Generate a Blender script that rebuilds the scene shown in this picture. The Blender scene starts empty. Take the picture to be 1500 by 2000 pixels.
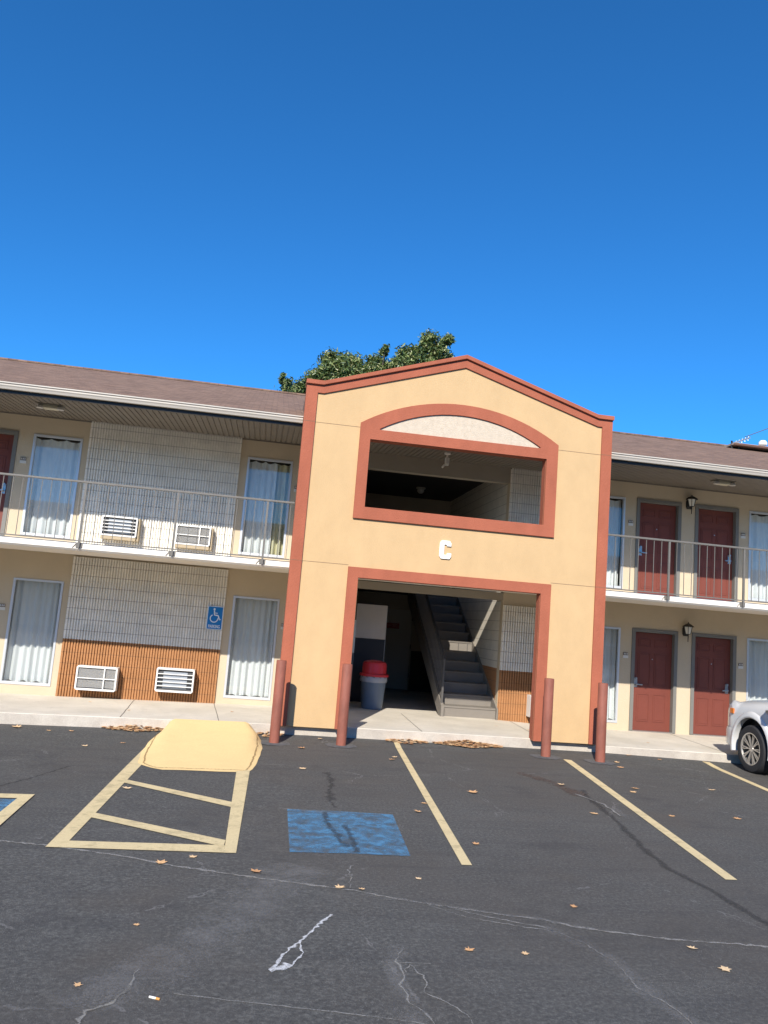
import bpy, bmesh, math, random
from mathutils import Vector, Matrix
from mathutils.geometry import tessellate_polygon
R = math.radians
scn = bpy.context.scene
COL = scn.collection
random.seed(7)

# ------------------------------------------------------------------ camera
cam_d = bpy.data.cameras.new("camera"); cam = bpy.data.objects.new("camera", cam_d); COL.objects.link(cam)
yaw, pitch, roll, foc = 0.146829921, 0.135414920, 0.0801750862, 1556.56764
fw = Vector((math.sin(yaw)*math.cos(pitch), math.cos(yaw)*math.cos(pitch), math.sin(pitch)))
r0 = Vector((math.cos(yaw), -math.sin(yaw), 0)); u0 = r0.cross(fw)
rt = math.cos(roll)*r0 + math.sin(roll)*u0; up = -math.sin(roll)*r0 + math.cos(roll)*u0
M = Matrix((rt, up, -fw)).transposed().to_4x4(); M.translation = Vector((0, -13.1794, 1.9255))
cam.matrix_world = M
cam_d.sensor_fit = 'VERTICAL'; cam_d.sensor_height = 36.0; cam_d.lens = foc/2000*36.0
cam_d.clip_start = 0.1; cam_d.clip_end = 2000
scn.camera = cam
scn.render.resolution_x = 768; scn.render.resolution_y = 1024

# ------------------------------------------------------------------ light
SUNV = Vector((-0.36, -1.0, 0.715)).normalized()       # towards the sun
w = bpy.data.worlds.new("World"); scn.world = w; w.use_nodes = True
nt = w.node_tree; bg = nt.nodes['Background']
sky = nt.nodes.new('ShaderNodeTexSky'); sky.sky_type = 'NISHITA'; sky.sun_disc = False
sky.sun_elevation = math.asin(SUNV.z); sky.sun_rotation = math.atan2(SUNV.x, SUNV.y)
sky.altitude = 300; sky.air_density = 0.8; sky.dust_density = 0.0; sky.ozone_density = 10.0
tint = nt.nodes.new('ShaderNodeVectorMath'); tint.operation = 'MULTIPLY'; tint.inputs[1].default_value = (0.70, 1.84, 2.12)
nt.links.new(sky.outputs[0], tint.inputs[0]); nt.links.new(tint.outputs[0], bg.inputs[0]); bg.inputs[1].default_value = 0.073
sd = bpy.data.lights.new("sun", 'SUN'); sd.energy = 4.9; sd.angle = R(0.55); sd.color = (1.0, 0.935, 0.84)
sun = bpy.data.objects.new("sun", sd); COL.objects.link(sun)
sun.rotation_euler = (-SUNV).to_track_quat('-Z', 'Y').to_euler()
scn.view_settings.view_transform = 'Standard'; scn.view_settings.look = 'None'
scn.view_settings.exposure = 0.45; scn.view_settings.gamma = 1.0

# ------------------------------------------------------------------ materials
def lin(h):
    c = [int(h[i:i+2], 16)/255 for i in (0, 2, 4)]
    return tuple((x/12.92 if x <= .04045 else ((x+.055)/1.055)**2.4) for x in c)
def mat(name, col, rough=.8, metal=0., spec=.4, var=0., vscale=3., bump=0., bscale=60., detail=6, stretch=None, coat=0.):
    """col: linear rgb. var: brightness variation by object-space noise; bump: fine relief"""
    m = bpy.data.materials.new(name); m.use_nodes = True; t = m.node_tree; b = t.nodes['Principled BSDF']
    b.inputs['Base Color'].default_value = (*col, 1); b.inputs['Roughness'].default_value = rough
    b.inputs['Metallic'].default_value = metal; b.inputs['Specular IOR Level'].default_value = spec
    if coat: b.inputs['Coat Weight'].default_value = coat
    if var or bump:
        tc = t.nodes.new('ShaderNodeTexCoord'); mp = t.nodes.new('ShaderNodeMapping')
        t.links.new(tc.outputs['Object'], mp.inputs[0])
        if stretch: mp.inputs['Scale'].default_value = stretch
    if var:
        n = t.nodes.new('ShaderNodeTexNoise'); n.inputs['Scale'].default_value = vscale; n.inputs['Detail'].default_value = detail
        n.inputs['Roughness'].default_value = .65
        t.links.new(mp.outputs[0], n.inputs['Vector'])
        rp = t.nodes.new('ShaderNodeMapRange'); rp.inputs[1].default_value = .3; rp.inputs[2].default_value = .7
        rp.inputs[3].default_value = 1-var; rp.inputs[4].default_value = 1+var
        t.links.new(n.outputs[0], rp.inputs[0])
        mx = t.nodes.new('ShaderNodeVectorMath'); mx.operation = 'SCALE'; mx.inputs[0].default_value = col
        t.links.new(rp.outputs[0], mx.inputs['Scale']); t.links.new(mx.outputs[0], b.inputs['Base Color'])
    if bump:
        n2 = t.nodes.new('ShaderNodeTexNoise'); n2.inputs['Scale'].default_value = bscale; n2.inputs['Detail'].default_value = 4
        t.links.new(mp.outputs[0], n2.inputs['Vector'])
        bp = t.nodes.new('ShaderNodeBump'); bp.inputs['Strength'].default_value = bump; bp.inputs['Distance'].default_value = .02
        t.links.new(n2.outputs[0], bp.inputs['Height']); t.links.new(bp.outputs[0], b.inputs['Normal'])
    return m

YEL = mat('yellow_stucco', (.555, .378, .198), .93, var=.055, vscale=2.6, stretch=(1, 1, .6), bump=.32, bscale=85, spec=.2)
RED = mat('terracotta_stucco', (.36, .112, .064), .9, var=.10, vscale=3.2, stretch=(1, 1, .5), bump=.45, bscale=70, spec=.2)
TYM = mat('pink_cream_stucco', (.56, .47, .36), .93, var=.09, vscale=14, bump=.5, bscale=70, spec=.2)
CREAM = mat('cream_wall_paint', (.52, .43, .305), .85, var=.05, vscale=1.5, bump=.2, bscale=40, spec=.25)
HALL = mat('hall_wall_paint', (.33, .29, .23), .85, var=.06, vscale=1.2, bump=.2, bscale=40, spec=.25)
WHITE = mat('white_paint', (.80, .76, .68), .6, var=.04, vscale=3)
FASC = mat('slab_edge_paint', (.82, .76, .66), .65, var=.06, vscale=3, stretch=(1, 4, 4))
DARKTRIM = mat('dark_slate_trim', (.022, .021, .02), .5)
GUT = mat('gutter_metal', (.52, .47, .40), .5, var=.1, vscale=2, stretch=(.6, 6, 6))
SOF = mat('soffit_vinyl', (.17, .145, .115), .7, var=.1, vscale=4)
FRAMEG = mat('door_frame_paint', (.17, .165, .15), .6, var=.05)
DOOR = mat('red_door_paint', (.165, .043, .028), .55, var=.06, vscale=3)
ALU = mat('window_aluminium', (.62, .64, .66), .35, metal=.4)
CURT = mat('sheer_curtain', (.76, .77, .75), .95, var=.05, vscale=4, stretch=(8, 8, .6))
CURTY = mat('yellow_lining_curtain', (.66, .62, .42), .95, var=.08, vscale=4, stretch=(8, 8, .6))
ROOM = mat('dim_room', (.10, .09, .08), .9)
RAIL = mat('rail_paint', (.15, .138, .12), .55, var=.12, vscale=9)
ACW = mat('ac_white_plastic', (.70, .69, .66), .45, var=.05)
ACD = mat('ac_dark_coil', (.075, .078, .08), .6, var=.08, vscale=30, stretch=(1, 1, 12))
ACM = mat('ac_mid_coil', (.30, .33, .36), .5, var=.2, vscale=30, stretch=(1, 1, 12))
TAN = mat('tan_sleeve', (.36, .29, .19), .7, var=.08)
CHROME = mat('satin_metal', (.50, .49, .47), .35, metal=.8)
BLK = mat('black_metal', (.015, .014, .013), .45)
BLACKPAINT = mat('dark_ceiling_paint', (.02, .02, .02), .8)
GLASSW = mat('frosted_lamp_glass', (.7, .68, .6), .25)
BOLL = mat('bollard_paint', (.24, .080, .052), .7, var=.24, vscale=6, bump=.1, bscale=25, stretch=(1, 1, .4))
STEP = mat('stair_paint', (.20, .18, .155), .6, var=.08, vscale=3)
STRG = mat('stringer_paint', (.085, .08, .075), .55, var=.06)
CANB = mat('grey_blue_bin_plastic', (.13, .175, .24), .45, var=.08)
CANR = mat('red_lid_plastic', (.55, .03, .04), .35)
BAG = mat('bin_bag_film', (.36, .37, .40), .35)
VEND = mat('vending_black', (.02, .02, .028), .3)
VPAN = mat('vending_pale_panel', (.66, .62, .60), .4, var=.05)
SIGNB = mat('sign_blue', (.005, .17, .48), .4)
SIGNW = mat('sign_white', (.75, .80, .85), .4)
SIGNR = mat('sign_red', (.28, .035, .03), .5)
BARK = mat('tree_bark', (.10, .08, .06), .9, var=.3, vscale=8, bump=.8, bscale=20)
TRUCK = mat('silver_white_car_paint', (.62, .62, .61), .25, coat=.7, spec=.5)
TDARK = mat('dark_car_glass', (.02, .025, .03), .06, spec=.7)
TYRE = mat('tyre_rubber', (.022, .022, .024), .8, bump=.2, bscale=60)
RIMM = mat('alloy_rim', (.55, .53, .50), .3, metal=.8)
AMBER = mat('amber_lens', (.55, .16, .03), .2)
HLG = mat('headlamp_lens', (.6, .63, .66), .08, spec=.8)
BUTTW = mat('cigarette_paper', (.8, .78, .72), .8); BUTTO = mat('cigarette_filter', (.65, .30, .08), .8)

def masked(name, col, rough, build):
    """material whose Base Color comes from build(tree, coord)"""
    m = bpy.data.materials.new(name); m.use_nodes = True; t = m.node_tree; b = t.nodes['Principled BSDF']
    b.inputs['Roughness'].default_value = rough; b.inputs['Specular IOR Level'].default_value = .25
    tc = t.nodes.new('ShaderNodeTexCoord')
    build(t, b, tc.outputs['Object'])
    return m
def N(t, typ, **kw):
    n = t.nodes.new(typ)
    for k, v in kw.items():
        if hasattr(n, k): setattr(n, k, v)
        else: n.inputs[k.replace('_', ' ')].default_value = v
    return n
def mapr(t, src, a, b, c=0., d=1.):
    n = t.nodes.new('ShaderNodeMapRange'); n.inputs[1].default_value = a; n.inputs[2].default_value = b
    n.inputs[3].default_value = c; n.inputs[4].default_value = d; t.links.new(src, n.inputs[0]); return n.outputs[0]
def mixc(t, f, a, b):
    n = t.nodes.new('ShaderNodeMix'); n.data_type = 'RGBA'
    for s, i in ((a, 6), (b, 7)):
        if isinstance(s, tuple): n.inputs[i].default_value = (*s, 1)
        else: t.links.new(s, n.inputs[i])
    if isinstance(f, float): n.inputs[0].default_value = f
    else: t.links.new(f, n.inputs[0])
    return n.outputs[2]
def math_(t, op, a, b=None):
    n = t.nodes.new('ShaderNodeMath'); n.operation = op
    for i, s in enumerate((a, b)):
        if s is None: continue
        if isinstance(s, (int, float)): n.inputs[i].default_value = s
        else: t.links.new(s, n.inputs[i])
    return n.outputs[0]
def noise(t, co, scale, detail=6, rough=.6, stretch=None):
    if stretch:
        mp = t.nodes.new('ShaderNodeMapping'); mp.inputs['Scale'].default_value = stretch; t.links.new(co, mp.inputs[0]); co = mp.outputs[0]
    n = t.nodes.new('ShaderNodeTexNoise'); n.inputs['Scale'].default_value = scale; n.inputs['Detail'].default_value = detail
    n.inputs['Roughness'].default_value = rough; t.links.new(co, n.inputs['Vector']); return n.outputs[0]
def voro(t, co, scale, feature='F1'):
    n = t.nodes.new('ShaderNodeTexVoronoi'); n.feature = feature; n.inputs['Scale'].default_value = scale; t.links.new(co, n.inputs['Vector']); return n

def _asphalt(t, b, co):
    big = noise(t, co, .55, 5, .6); mid = noise(t, co, 2.6, 6, .65); fine = noise(t, co, 90, 3, .7)
    c = mixc(t, mapr(t, big, .35, .66), (0.059, 0.059, 0.057), (0.078, 0.077, 0.073))
    c = mixc(t, mapr(t, mid, .52, .78, 0, .75), c, (0.106, 0.105, 0.098))
    c = mixc(t, mapr(t, fine, .35, .75, 0, .55), c, (0.137, 0.133, 0.122))
    gr = noise(t, co, 34, 4, .8); c = mixc(t, mapr(t, gr, .50, .64, 0, .95), c, (0.145, 0.142, 0.130)); c = mixc(t, mapr(t, gr, .46, .32, 0, .6), c, (0.031, 0.030, 0.029))
    warm = noise(t, co, .8, 3, .5)
    c = mixc(t, mapr(t, warm, .58, .75, 0, .45), c, (0.098, 0.083, 0.068))
    c = mixc(t, mapr(t, noise(t, co, .33, 4, .65), .42, .62, 0, .5), c, (.088, .078, .068)); c = mixc(t, mapr(t, noise(t, co, 1.1, 7, .75), .55, .70, 0, .55), c, (0.047, 0.046, 0.047))
    # pale chips and grit
    v = voro(t, co, 26); sp = mapr(t, v.outputs['Distance'], .05, .10, 1, 0)
    sel = mapr(t, noise(t, co, 7.3, 3, .6), .60, .68)
    c = mixc(t, math_(t, 'MULTIPLY', math_(t, 'MULTIPLY', sp, sel), .7), c, (.42, .41, .38))
    v2 = voro(t, co, 75); sp2 = mapr(t, v2.outputs['Distance'], .12, .2, 1, 0)
    c = mixc(t, math_(t, 'MULTIPLY', math_(t, 'MULTIPLY', sp2, mapr(t, noise(t, co, 1.9, 4, .6), .40, .58)), .7), c, (.30, .29, .28))
    # scuffs stretched along the driving direction
    sc = noise(t, co, 3.2, 7, .7, (.5, 2.4, 1)); c = mixc(t, mapr(t, sc, .64, .78, 0, .5), c, (0.188, 0.182, 0.162))
    st_ = noise(t, co, 1.6, 6, .7, (.35, 3.2, 1)); c = mixc(t, mapr(t, st_, .50, .72, 0, .40), c, (0.050, 0.049, 0.051))
    # hairline cracks
    vc = voro(t, co, .55, 'DISTANCE_TO_EDGE'); wob = noise(t, co, 6, 4, .6)
    e = math_(t, 'ADD', vc.outputs['Distance'], math_(t, 'MULTIPLY', math_(t, 'SUBTRACT', wob, .5), .09))
    ck = mapr(t, math_(t, 'ABSOLUTE', e), .001, .0045, 1, 0)
    c = mixc(t, math_(t, 'MULTIPLY', ck, mapr(t, noise(t, co, .9, 2, .5), .5, .6, 0, .45)), c, (.25, .24, .23))
    t.links.new(c, b.inputs['Base Color'])
    bp = t.nodes.new('ShaderNodeBump'); bp.inputs['Strength'].default_value = .6; bp.inputs['Distance'].default_value = .01
    t.links.new(noise(t, co, 120, 4, .7), bp.inputs['Height']); t.links.new(bp.outputs[0], b.inputs['Normal'])
ASPH = masked('asphalt', None, .88, _asphalt)

def _conc(t, b, co):
    c = mixc(t, mapr(t, noise(t, co, 1.1, 5), .35, .7), (.56, .51, .42), (.70, .64, .54))
    c = mixc(t, mapr(t, noise(t, co, 5, 6, .7), .55, .8, 0, .6), c, (.40, .35, .29))
    c = mixc(t, mapr(t, noise(t, co, 60, 3), .4, .7, 0, .25), c, (.38, .35, .31))
    t.links.new(c, b.inputs['Base Color'])
    bp = t.nodes.new('ShaderNodeBump'); bp.inputs['Strength'].default_value = .25; bp.inputs['Distance'].default_value = .01
    t.links.new(noise(t, co, 80, 4, .7), bp.inputs['Height']); t.links.new(bp.outputs[0], b.inputs['Normal'])
CONC = masked('sidewalk_concrete', None, .9, _conc)
def _kerb(t, b, co):
    c = mixc(t, mapr(t, noise(t, co, 3, 6, .7), .35, .7), (.44, .39, .33), (.58, .53, .45))
    c = mixc(t, mapr(t, noise(t, co, 70, 3), .45, .7, 0, .4), c, (.25, .22, .19))
    t.links.new(c, b.inputs['Base Color'])
KERB = masked('kerb_concrete', None, .92, _kerb)

def _shingle(t, b, co):
    # roof plane: x along the eave, y up the slope; staggered courses of tabs with their own tone
    br = t.nodes.new('ShaderNodeTexBrick'); br.inputs['Scale'].default_value = 1; br.inputs['Brick Width'].default_value = .22
    br.inputs['Row Height'].default_value = .14; br.inputs['Mortar Size'].default_value = .006; br.offset = .43
    br.inputs['Color1'].default_value = (.255, .158, .112, 1); br.inputs['Color2'].default_value = (.148, .092, .068, 1)
    br.inputs['Mortar'].default_value = (.085, .058, .05, 1); br.inputs['Bias'].default_value = .1
    t.links.new(co, br.inputs['Vector'])
    c = mixc(t, mapr(t, noise(t, co, 3, 6, .75, (1, 3.5, 1)), .42, .68, 0, .65), br.outputs[0], (.32, .22, .155))
    c = mixc(t, mapr(t, noise(t, co, 11, 4, .7, (1, 4, 1)), .5, .75, 0, .5), c, (.10, .068, .052))
    t.links.new(c, b.inputs['Base Color'])
    bp = t.nodes.new('ShaderNodeBump'); bp.inputs['Strength'].default_value = .5; bp.inputs['Distance'].default_value = .01
    t.links.new(noise(t, co, 60, 4, .7), bp.inputs['Height']); t.links.new(bp.outputs[0], b.inputs['Normal'])
SHIN = masked('asphalt_shingles', None, .95, _shingle)

def splitblock(name, top, low=None, zpaint=None):
    """ribbed block wall: mortar courses every 0.2 m, the lower courses painted another colour"""
    def f(t, b, co):
        sx = t.nodes.new('ShaderNodeSeparateXYZ'); t.links.new(co, sx.inputs[0]); z = sx.outputs['Z']; x = sx.outputs['X']
        nz = mapr(t, noise(t, co, 5, 6, .7), .3, .7, .90, 1.07)
        grit = mapr(t, noise(t, co, 70, 3, .7), .35, .75, .86, 1.1)
        c = top
        if low: 
            st = math_(t, 'LESS_THAN', z, zpaint); c = mixc(t, st, top, low)
        # each block face a little different
        fl = t.nodes.new('ShaderNodeVectorMath'); fl.operation = 'FLOOR'
        dv = t.nodes.new('ShaderNodeVectorMath'); dv.operation = 'DIVIDE'; dv.inputs[1].default_value = (.4, 50, .2036)
        t.links.new(co, dv.inputs[0]); t.links.new(dv.outputs[0], fl.inputs[0])
        wn = t.nodes.new('ShaderNodeTexWhiteNoise'); t.links.new(fl.outputs[0], wn.inputs['Vector'])
        vm = t.nodes.new('ShaderNodeVectorMath'); vm.operation = 'SCALE'
        if isinstance(c, tuple): vm.inputs[0].default_value = c
        else: t.links.new(c, vm.inputs[0])
        t.links.new(math_(t, 'MULTIPLY', math_(t, 'MULTIPLY', nz, grit), mapr(t, wn.outputs[0], 0, 1, .95, 1.04)), vm.inputs['Scale'])
        fr = math_(t, 'FRACT', math_(t, 'DIVIDE', math_(t, 'ADD', z, 20 - .12), .2036))
        mo = math_(t, 'LESS_THAN', fr, .05)
        c2 = mixc(t, math_(t, 'MULTIPLY', mo, .5), vm.outputs[0], (.10, .085, .07) if not low else (.12, .075, .05))
        t.links.new(c2, b.inputs['Base Color'])
        bp = t.nodes.new('ShaderNodeBump'); bp.inputs['Strength'].default_value = .7; bp.inputs['Distance'].default_value = .01
        t.links.new(noise(t, co, 50, 4, .7), bp.inputs['Height']); t.links.new(bp.outputs[0], b.inputs['Normal'])
    return masked(name, None, .9, f)
BCREAM = (.85, .81, .72); BORNG = (.40, .195, .085)
BLK_LOW = splitblock('ribbed_block_two_tone', BCREAM, BORNG, 1.135)
BLK_UP = splitblock('ribbed_block_cream', BCREAM)
def _hall(t, b, co):
    sx = t.nodes.new('ShaderNodeSeparateXYZ'); t.links.new(co, sx.inputs[0]); z = sx.outputs['Z']
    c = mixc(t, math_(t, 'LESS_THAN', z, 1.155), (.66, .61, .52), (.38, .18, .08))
    fr = math_(t, 'FRACT', math_(t, 'DIVIDE', math_(t, 'ADD', z, 20 - .12), .2036))
    c = mixc(t, math_(t, 'MULTIPLY', math_(t, 'LESS_THAN', fr, .055), .5), c, (.10, .085, .07))
    vm = t.nodes.new('ShaderNodeVectorMath'); vm.operation = 'SCALE'; t.links.new(c, vm.inputs[0])
    t.links.new(mapr(t, noise(t, co, 4, 6, .7), .3, .7, .9, 1.08), vm.inputs['Scale'])
    t.links.new(vm.outputs[0], b.inputs['Base Color'])
HBLK = masked('hall_block_two_tone', None, .85, _hall)

def paint(name, col, wear, wcol=(.06, .06, .065), a=.5, bb=.7, scale=6, rough=.8):
    """road paint worn through to the asphalt by an alpha mask of noise"""
    m = bpy.data.materials.new(name); m.use_nodes = True; t = m.node_tree; b = t.nodes['Principled BSDF']
    tc = t.nodes.new('ShaderNodeTexCoord'); co = tc.outputs['Object']
    b.inputs['Roughness'].default_value = rough; b.inputs['Specular IOR Level'].default_value = .25
    c = mixc(t, mapr(t, noise(t, co, 40, 4, .7), .35, .75, 0, .45), col, tuple(x*.72 for x in col))
    c = mixc(t, mapr(t, noise(t, co, 2.5, 4, .6), .45, .75, 0, .4), c, tuple(x*.82 for x in col))
    t.links.new(c, b.inputs['Base Color'])
    al = mapr(t, noise(t, co, scale, 8, .75), a, bb, 1, 1-wear); al2 = mapr(t, noise(t, co, 85, 3, .7), .62, .72, 1, 1-min(1, wear*1.4))
    t.links.new(math_(t, 'MULTIPLY', al, al2), b.inputs['Alpha'])
    return m
PYEL = paint('road_paint_yellow', (.68, .55, .31), .35)
PRAMP = paint('ramp_paint_yellow', (.84, .61, .29), .0)
def _blue():
    m = paint('road_paint_blue', (.11, .30, .50), .86, a=.30, bb=.60, scale=5.5)
    return m
PBLUE = _blue()
def stain(name, col, dens, scale=22, rough=.9, grit=False, thr=1.15):
    """soft-edged deposit: attribute 'edge' runs 0 at the rim to 1 in the middle, broken up by noise"""
    m = bpy.data.materials.new(name); m.use_nodes = True; t = m.node_tree; b = t.nodes['Principled BSDF']
    tc = t.nodes.new('ShaderNodeTexCoord'); co = tc.outputs['Object']
    b.inputs['Base Color'].default_value = (*col, 1); b.inputs['Roughness'].default_value = rough; b.inputs['Specular IOR Level'].default_value = .2
    at = t.nodes.new('ShaderNodeAttribute'); at.attribute_name = 'edge'
    if grit:
        k = math_(t, 'ADD', math_(t, 'MULTIPLY', at.outputs['Fac'], .30), math_(t, 'MULTIPLY', noise(t, co, 5, 4, .6), .45))
        k = math_(t, 'ADD', k, math_(t, 'MULTIPLY', noise(t, co, scale, 5, .8), .75))
        a = math_(t, 'MULTIPLY', mapr(t, k, .80, .98), math_(t, 'MULTIPLY', mapr(t, at.outputs['Fac'], 0, .8), dens))
    else:
        k = math_(t, 'SUBTRACT', math_(t, 'ADD', at.outputs['Fac'], math_(t, 'MULTIPLY', noise(t, co, scale, 6, .75), 1.6)), thr)
        a = math_(t, 'MULTIPLY', mapr(t, k, 0, .55), dens)
    t.links.new(a, b.inputs['Alpha']); return m
CRK = stain('crack_dust', (.27, .26, .24), .95, 80, thr=1.30)
DUST = stain('pale_dust', (.30, .29, .28), .30, 75, grit=True)
CHALK = stain('white_spill', (.60, .60, .60), 1.0, 60, thr=1.34)
TARM = stain('dark_sealer', (.03, .029, .029), .34, 50, thr=1.25)

def _glass():
    m = bpy.data.materials.new('window_glass'); m.use_nodes = True; t = m.node_tree
    for n in list(t.nodes):
        if n.type == 'BSDF_PRINCIPLED': t.nodes.remove(n)
    o = [n for n in t.nodes if n.type == 'OUTPUT_MATERIAL'][0]
    tr = t.nodes.new('ShaderNodeBsdfTransparent'); tr.inputs[0].default_value = (.82, .85, .86, 1)
    gl = t.nodes.new('ShaderNodeBsdfGlossy'); gl.inputs['Roughness'].default_value = .015
    ge = t.nodes.new('ShaderNodeNewGeometry'); dt = t.nodes.new('ShaderNodeVectorMath'); dt.operation = 'DOT_PRODUCT'
    t.links.new(ge.outputs['Normal'], dt.inputs[0]); t.links.new(ge.outputs['Incoming'], dt.inputs[1])
    sch = math_(t, 'ADD', math_(t, 'MULTIPLY', math_(t, 'POWER', math_(t, 'SUBTRACT', 1.0, math_(t, 'ABSOLUTE', dt.outputs['Value'])), 5.0), .9), .09)
    mx = t.nodes.new('ShaderNodeMixShader'); t.links.new(sch, mx.inputs[0]); t.links.new(tr.outputs[0], mx.inputs[1]); t.links.new(gl.outputs[0], mx.inputs[2])
    t.links.new(mx.outputs[0], o.inputs[0]); return m
GLASS = _glass()
def leafmat(name, cols, rough=.5):
    m = bpy.data.materials.new(name); m.use_nodes = True; t = m.node_tree; b = t.nodes['Principled BSDF']
    b.inputs['Roughness'].default_value = rough
    at = t.nodes.new('ShaderNodeAttribute'); at.attribute_name = 'tone'
    rp = t.nodes.new('ShaderNodeValToRGB'); rp.color_ramp.elements[0].color = (*cols[0], 1); rp.color_ramp.elements[1].color = (*cols[-1], 1)
    for i, c in enumerate(cols[1:-1]): e = rp.color_ramp.elements.new((i+1)/(len(cols)-1)); e.color = (*c, 1)
    t.links.new(at.outputs['Fac'], rp.inputs[0]); t.links.new(rp.outputs[0], b.inputs['Base Color'])
    return m
FOLI = leafmat('tree_leaves', [(.03, .06, .02), (.09, .135, .035), (.20, .23, .07), (.36, .34, .16)], .4)
LITT = leafmat('dry_leaves', [(.26, .12, .05), (.52, .27, .12), (.66, .41, .20), (.70, .52, .31)], .85)

# ------------------------------------------------------------------ mesh helpers
class MB:
    def __init__(s): s.v = []; s.f = []; s.mi = []; s.at = []; s.k = 0
    def mat(s, k): s.k = k; return s
    def add(s, vs, fs, at=None):
        o = len(s.v); s.v += [tuple(p) for p in vs]; s.f += [tuple(i+o for i in f) for f in fs]; s.mi += [s.k]*len(fs)
        s.at += list(at) if at is not None else [0.]*len(vs); return s
    def box(s, x0, x1, y0, y1, z0, z1):
        vs = [(x0,y0,z0),(x1,y0,z0),(x1,y1,z0),(x0,y1,z0),(x0,y0,z1),(x1,y0,z1),(x1,y1,z1),(x0,y1,z1)]
        return s.add(vs, [(0,3,2,1),(4,5,6,7),(0,1,5,4),(1,2,6,5),(2,3,7,6),(3,0,4,7)])
    def obox(s, p, q, wx, wz, upv=Vector((0,0,1))):
        """bar from p to q, wx wide, wz high"""
        p = Vector(p); q = Vector(q); d = (q-p).normalized(); sd = d.cross(upv).normalized(); u = sd.cross(d)
        vs = [e+a*sd*wx/2+b*u*wz/2 for e in (p, q) for a, b in ((-1,-1),(1,-1),(1,1),(-1,1))]
        return s.add(vs, [(0,3,2,1),(4,5,6,7),(0,1,5,4),(1,2,6,5),(2,3,7,6),(3,0,4,7)])
    def tube(s, p, q, r0, r1=None, n=12, caps=True):
        p = Vector(p); q = Vector(q); r1 = r0 if r1 is None else r1; d = (q-p).normalized()
        a = d.cross(Vector((0,0,1))) if abs(d.z) < .95 else d.cross(Vector((1,0,0))); a.normalize(); b = d.cross(a)
        vs = []
        for e, r in ((p, r0), (q, r1)):
            for i in range(n): t = 2*math.pi*i/n; vs.append(e+a*math.cos(t)*r+b*math.sin(t)*r)
        fs = [(i, i+n, (i+1) % n+n, (i+1) % n) for i in range(n)]
        if caps: fs += [tuple(range(n)), tuple(range(2*n-1, n-1, -1))]
        return s.add(vs, fs)
    def lathe(s, prof, c=(0,0,0), n=32, axis='z', capb=True, capt=True):
        vs = []; c = Vector(c)
        for r, h in prof:
            for i in range(n):
                t = 2*math.pi*i/n; a, b = r*math.cos(t), r*math.sin(t)
                vs.append(c+(Vector((a, b, h)) if axis == 'z' else Vector((h, a, b)) if axis == 'x' else Vector((a, h, b))))
        fs = []
        for k in range(len(prof)-1):
            for i in range(n): fs.append((k*n+i, k*n+(i+1) % n, (k+1)*n+(i+1) % n, (k+1)*n+i))
        if capb: fs.append(tuple(range(n-1, -1, -1)))
        if capt: fs.append(tuple((len(prof)-1)*n+i for i in range(n)))
        return s.add(vs, fs)
    def prism(s, outer, holes, y0, y1, ax='y'):
        """plate in the xz plane (ax y) with holes, from y0 to y1"""
        loops = [list(outer)]+[list(h) for h in holes]
        tri = tessellate_polygon([[Vector((a, b, 0)) for a, b in l] for l in loops])
        flat = [p for l in loops for p in l]; n = len(flat)
        P = (lambda a, b, y: (a, y, b)) if ax == 'y' else ((lambda a, b, y: (y, a, b)) if ax == 'x' else (lambda a, b, y: (a, b, y)))
        vs = [P(a, b, y0) for a, b in flat]+[P(a, b, y1) for a, b in flat]
        fs = [tuple(t) for t in tri]+[tuple(i+n for i in reversed(t)) for t in tri]
        o = 0
        for l in loops:
            m = len(l)
            for i in range(m): fs.append((o+i, o+(i+1) % m, o+(i+1) % m+n, o+i+n))
            o += m
        return s.add(vs, fs)
    def quadgrid(s, pts):
        """pts: rows of points"""
        n = len(pts[0]); vs = [p for r in pts for p in r]
        return s.add(vs, [(j*n+i, j*n+i+1, (j+1)*n+i+1, (j+1)*n+i) for j in range(len(pts)-1) for i in range(n-1)])
    def build(s, name, mats, parent=None, smooth=False, bevel=0, loc=None, attr=None, flip=True):
        me = bpy.data.meshes.new(name); me.from_pydata([Vector(v) for v in s.v], [], s.f)
        mats = mats if isinstance(mats, (list, tuple)) else [mats]
        for m in mats: me.materials.append(m)
        me.polygons.foreach_set('material_index', s.mi)
        if attr:
            a = me.attributes.new(attr, 'FLOAT', 'POINT'); a.data.foreach_set('value', s.at)
        me.validate(); bm = bmesh.new(); bm.from_mesh(me)
        if not attr and flip: bmesh.ops.recalc_face_normals(bm, faces=bm.faces)
        bm.to_mesh(me); bm.free()
        if smooth:
            me.polygons.foreach_set('use_smooth', [True]*len(me.polygons))
            try: me.set_sharp_from_angle(angle=R(40))
            except Exception: pass
        o = bpy.data.objects.new(name, me); COL.objects.link(o)
        if loc is not None: o.location = loc
        if parent is not None:
            o.parent = parent
        if bevel:
            bv = o.modifiers.new('bevel', 'BEVEL'); bv.width = bevel; bv.segments = 2; bv.limit_method = 'ANGLE'
        return o
def tag(o, label=None, cat=None, group=None, kind=None):
    if label: o['label'] = label
    if cat: o['category'] = cat
    if group: o['group'] = group
    if kind: o['kind'] = kind
    return o
def empty(name, loc, label, cat, group=None, rz=0):
    o = bpy.data.objects.new(name, None); COL.objects.link(o); o.location = loc; o.rotation_euler.z = rz; o.empty_display_size = .2
    return tag(o, label, cat, group)
def W(ms, name, mats, root, **k):
    """build a mesh given in world coordinates as a child of root (roots are unrotated Empties / parts at the origin)"""
    L = Vector((0, 0, 0)); r = root
    while r is not None: L += Vector(r.location); r = r.parent
    ms.v = [tuple(Vector(v)-L) for v in ms.v]
    return ms.build(name, mats, root, **k)
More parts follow.
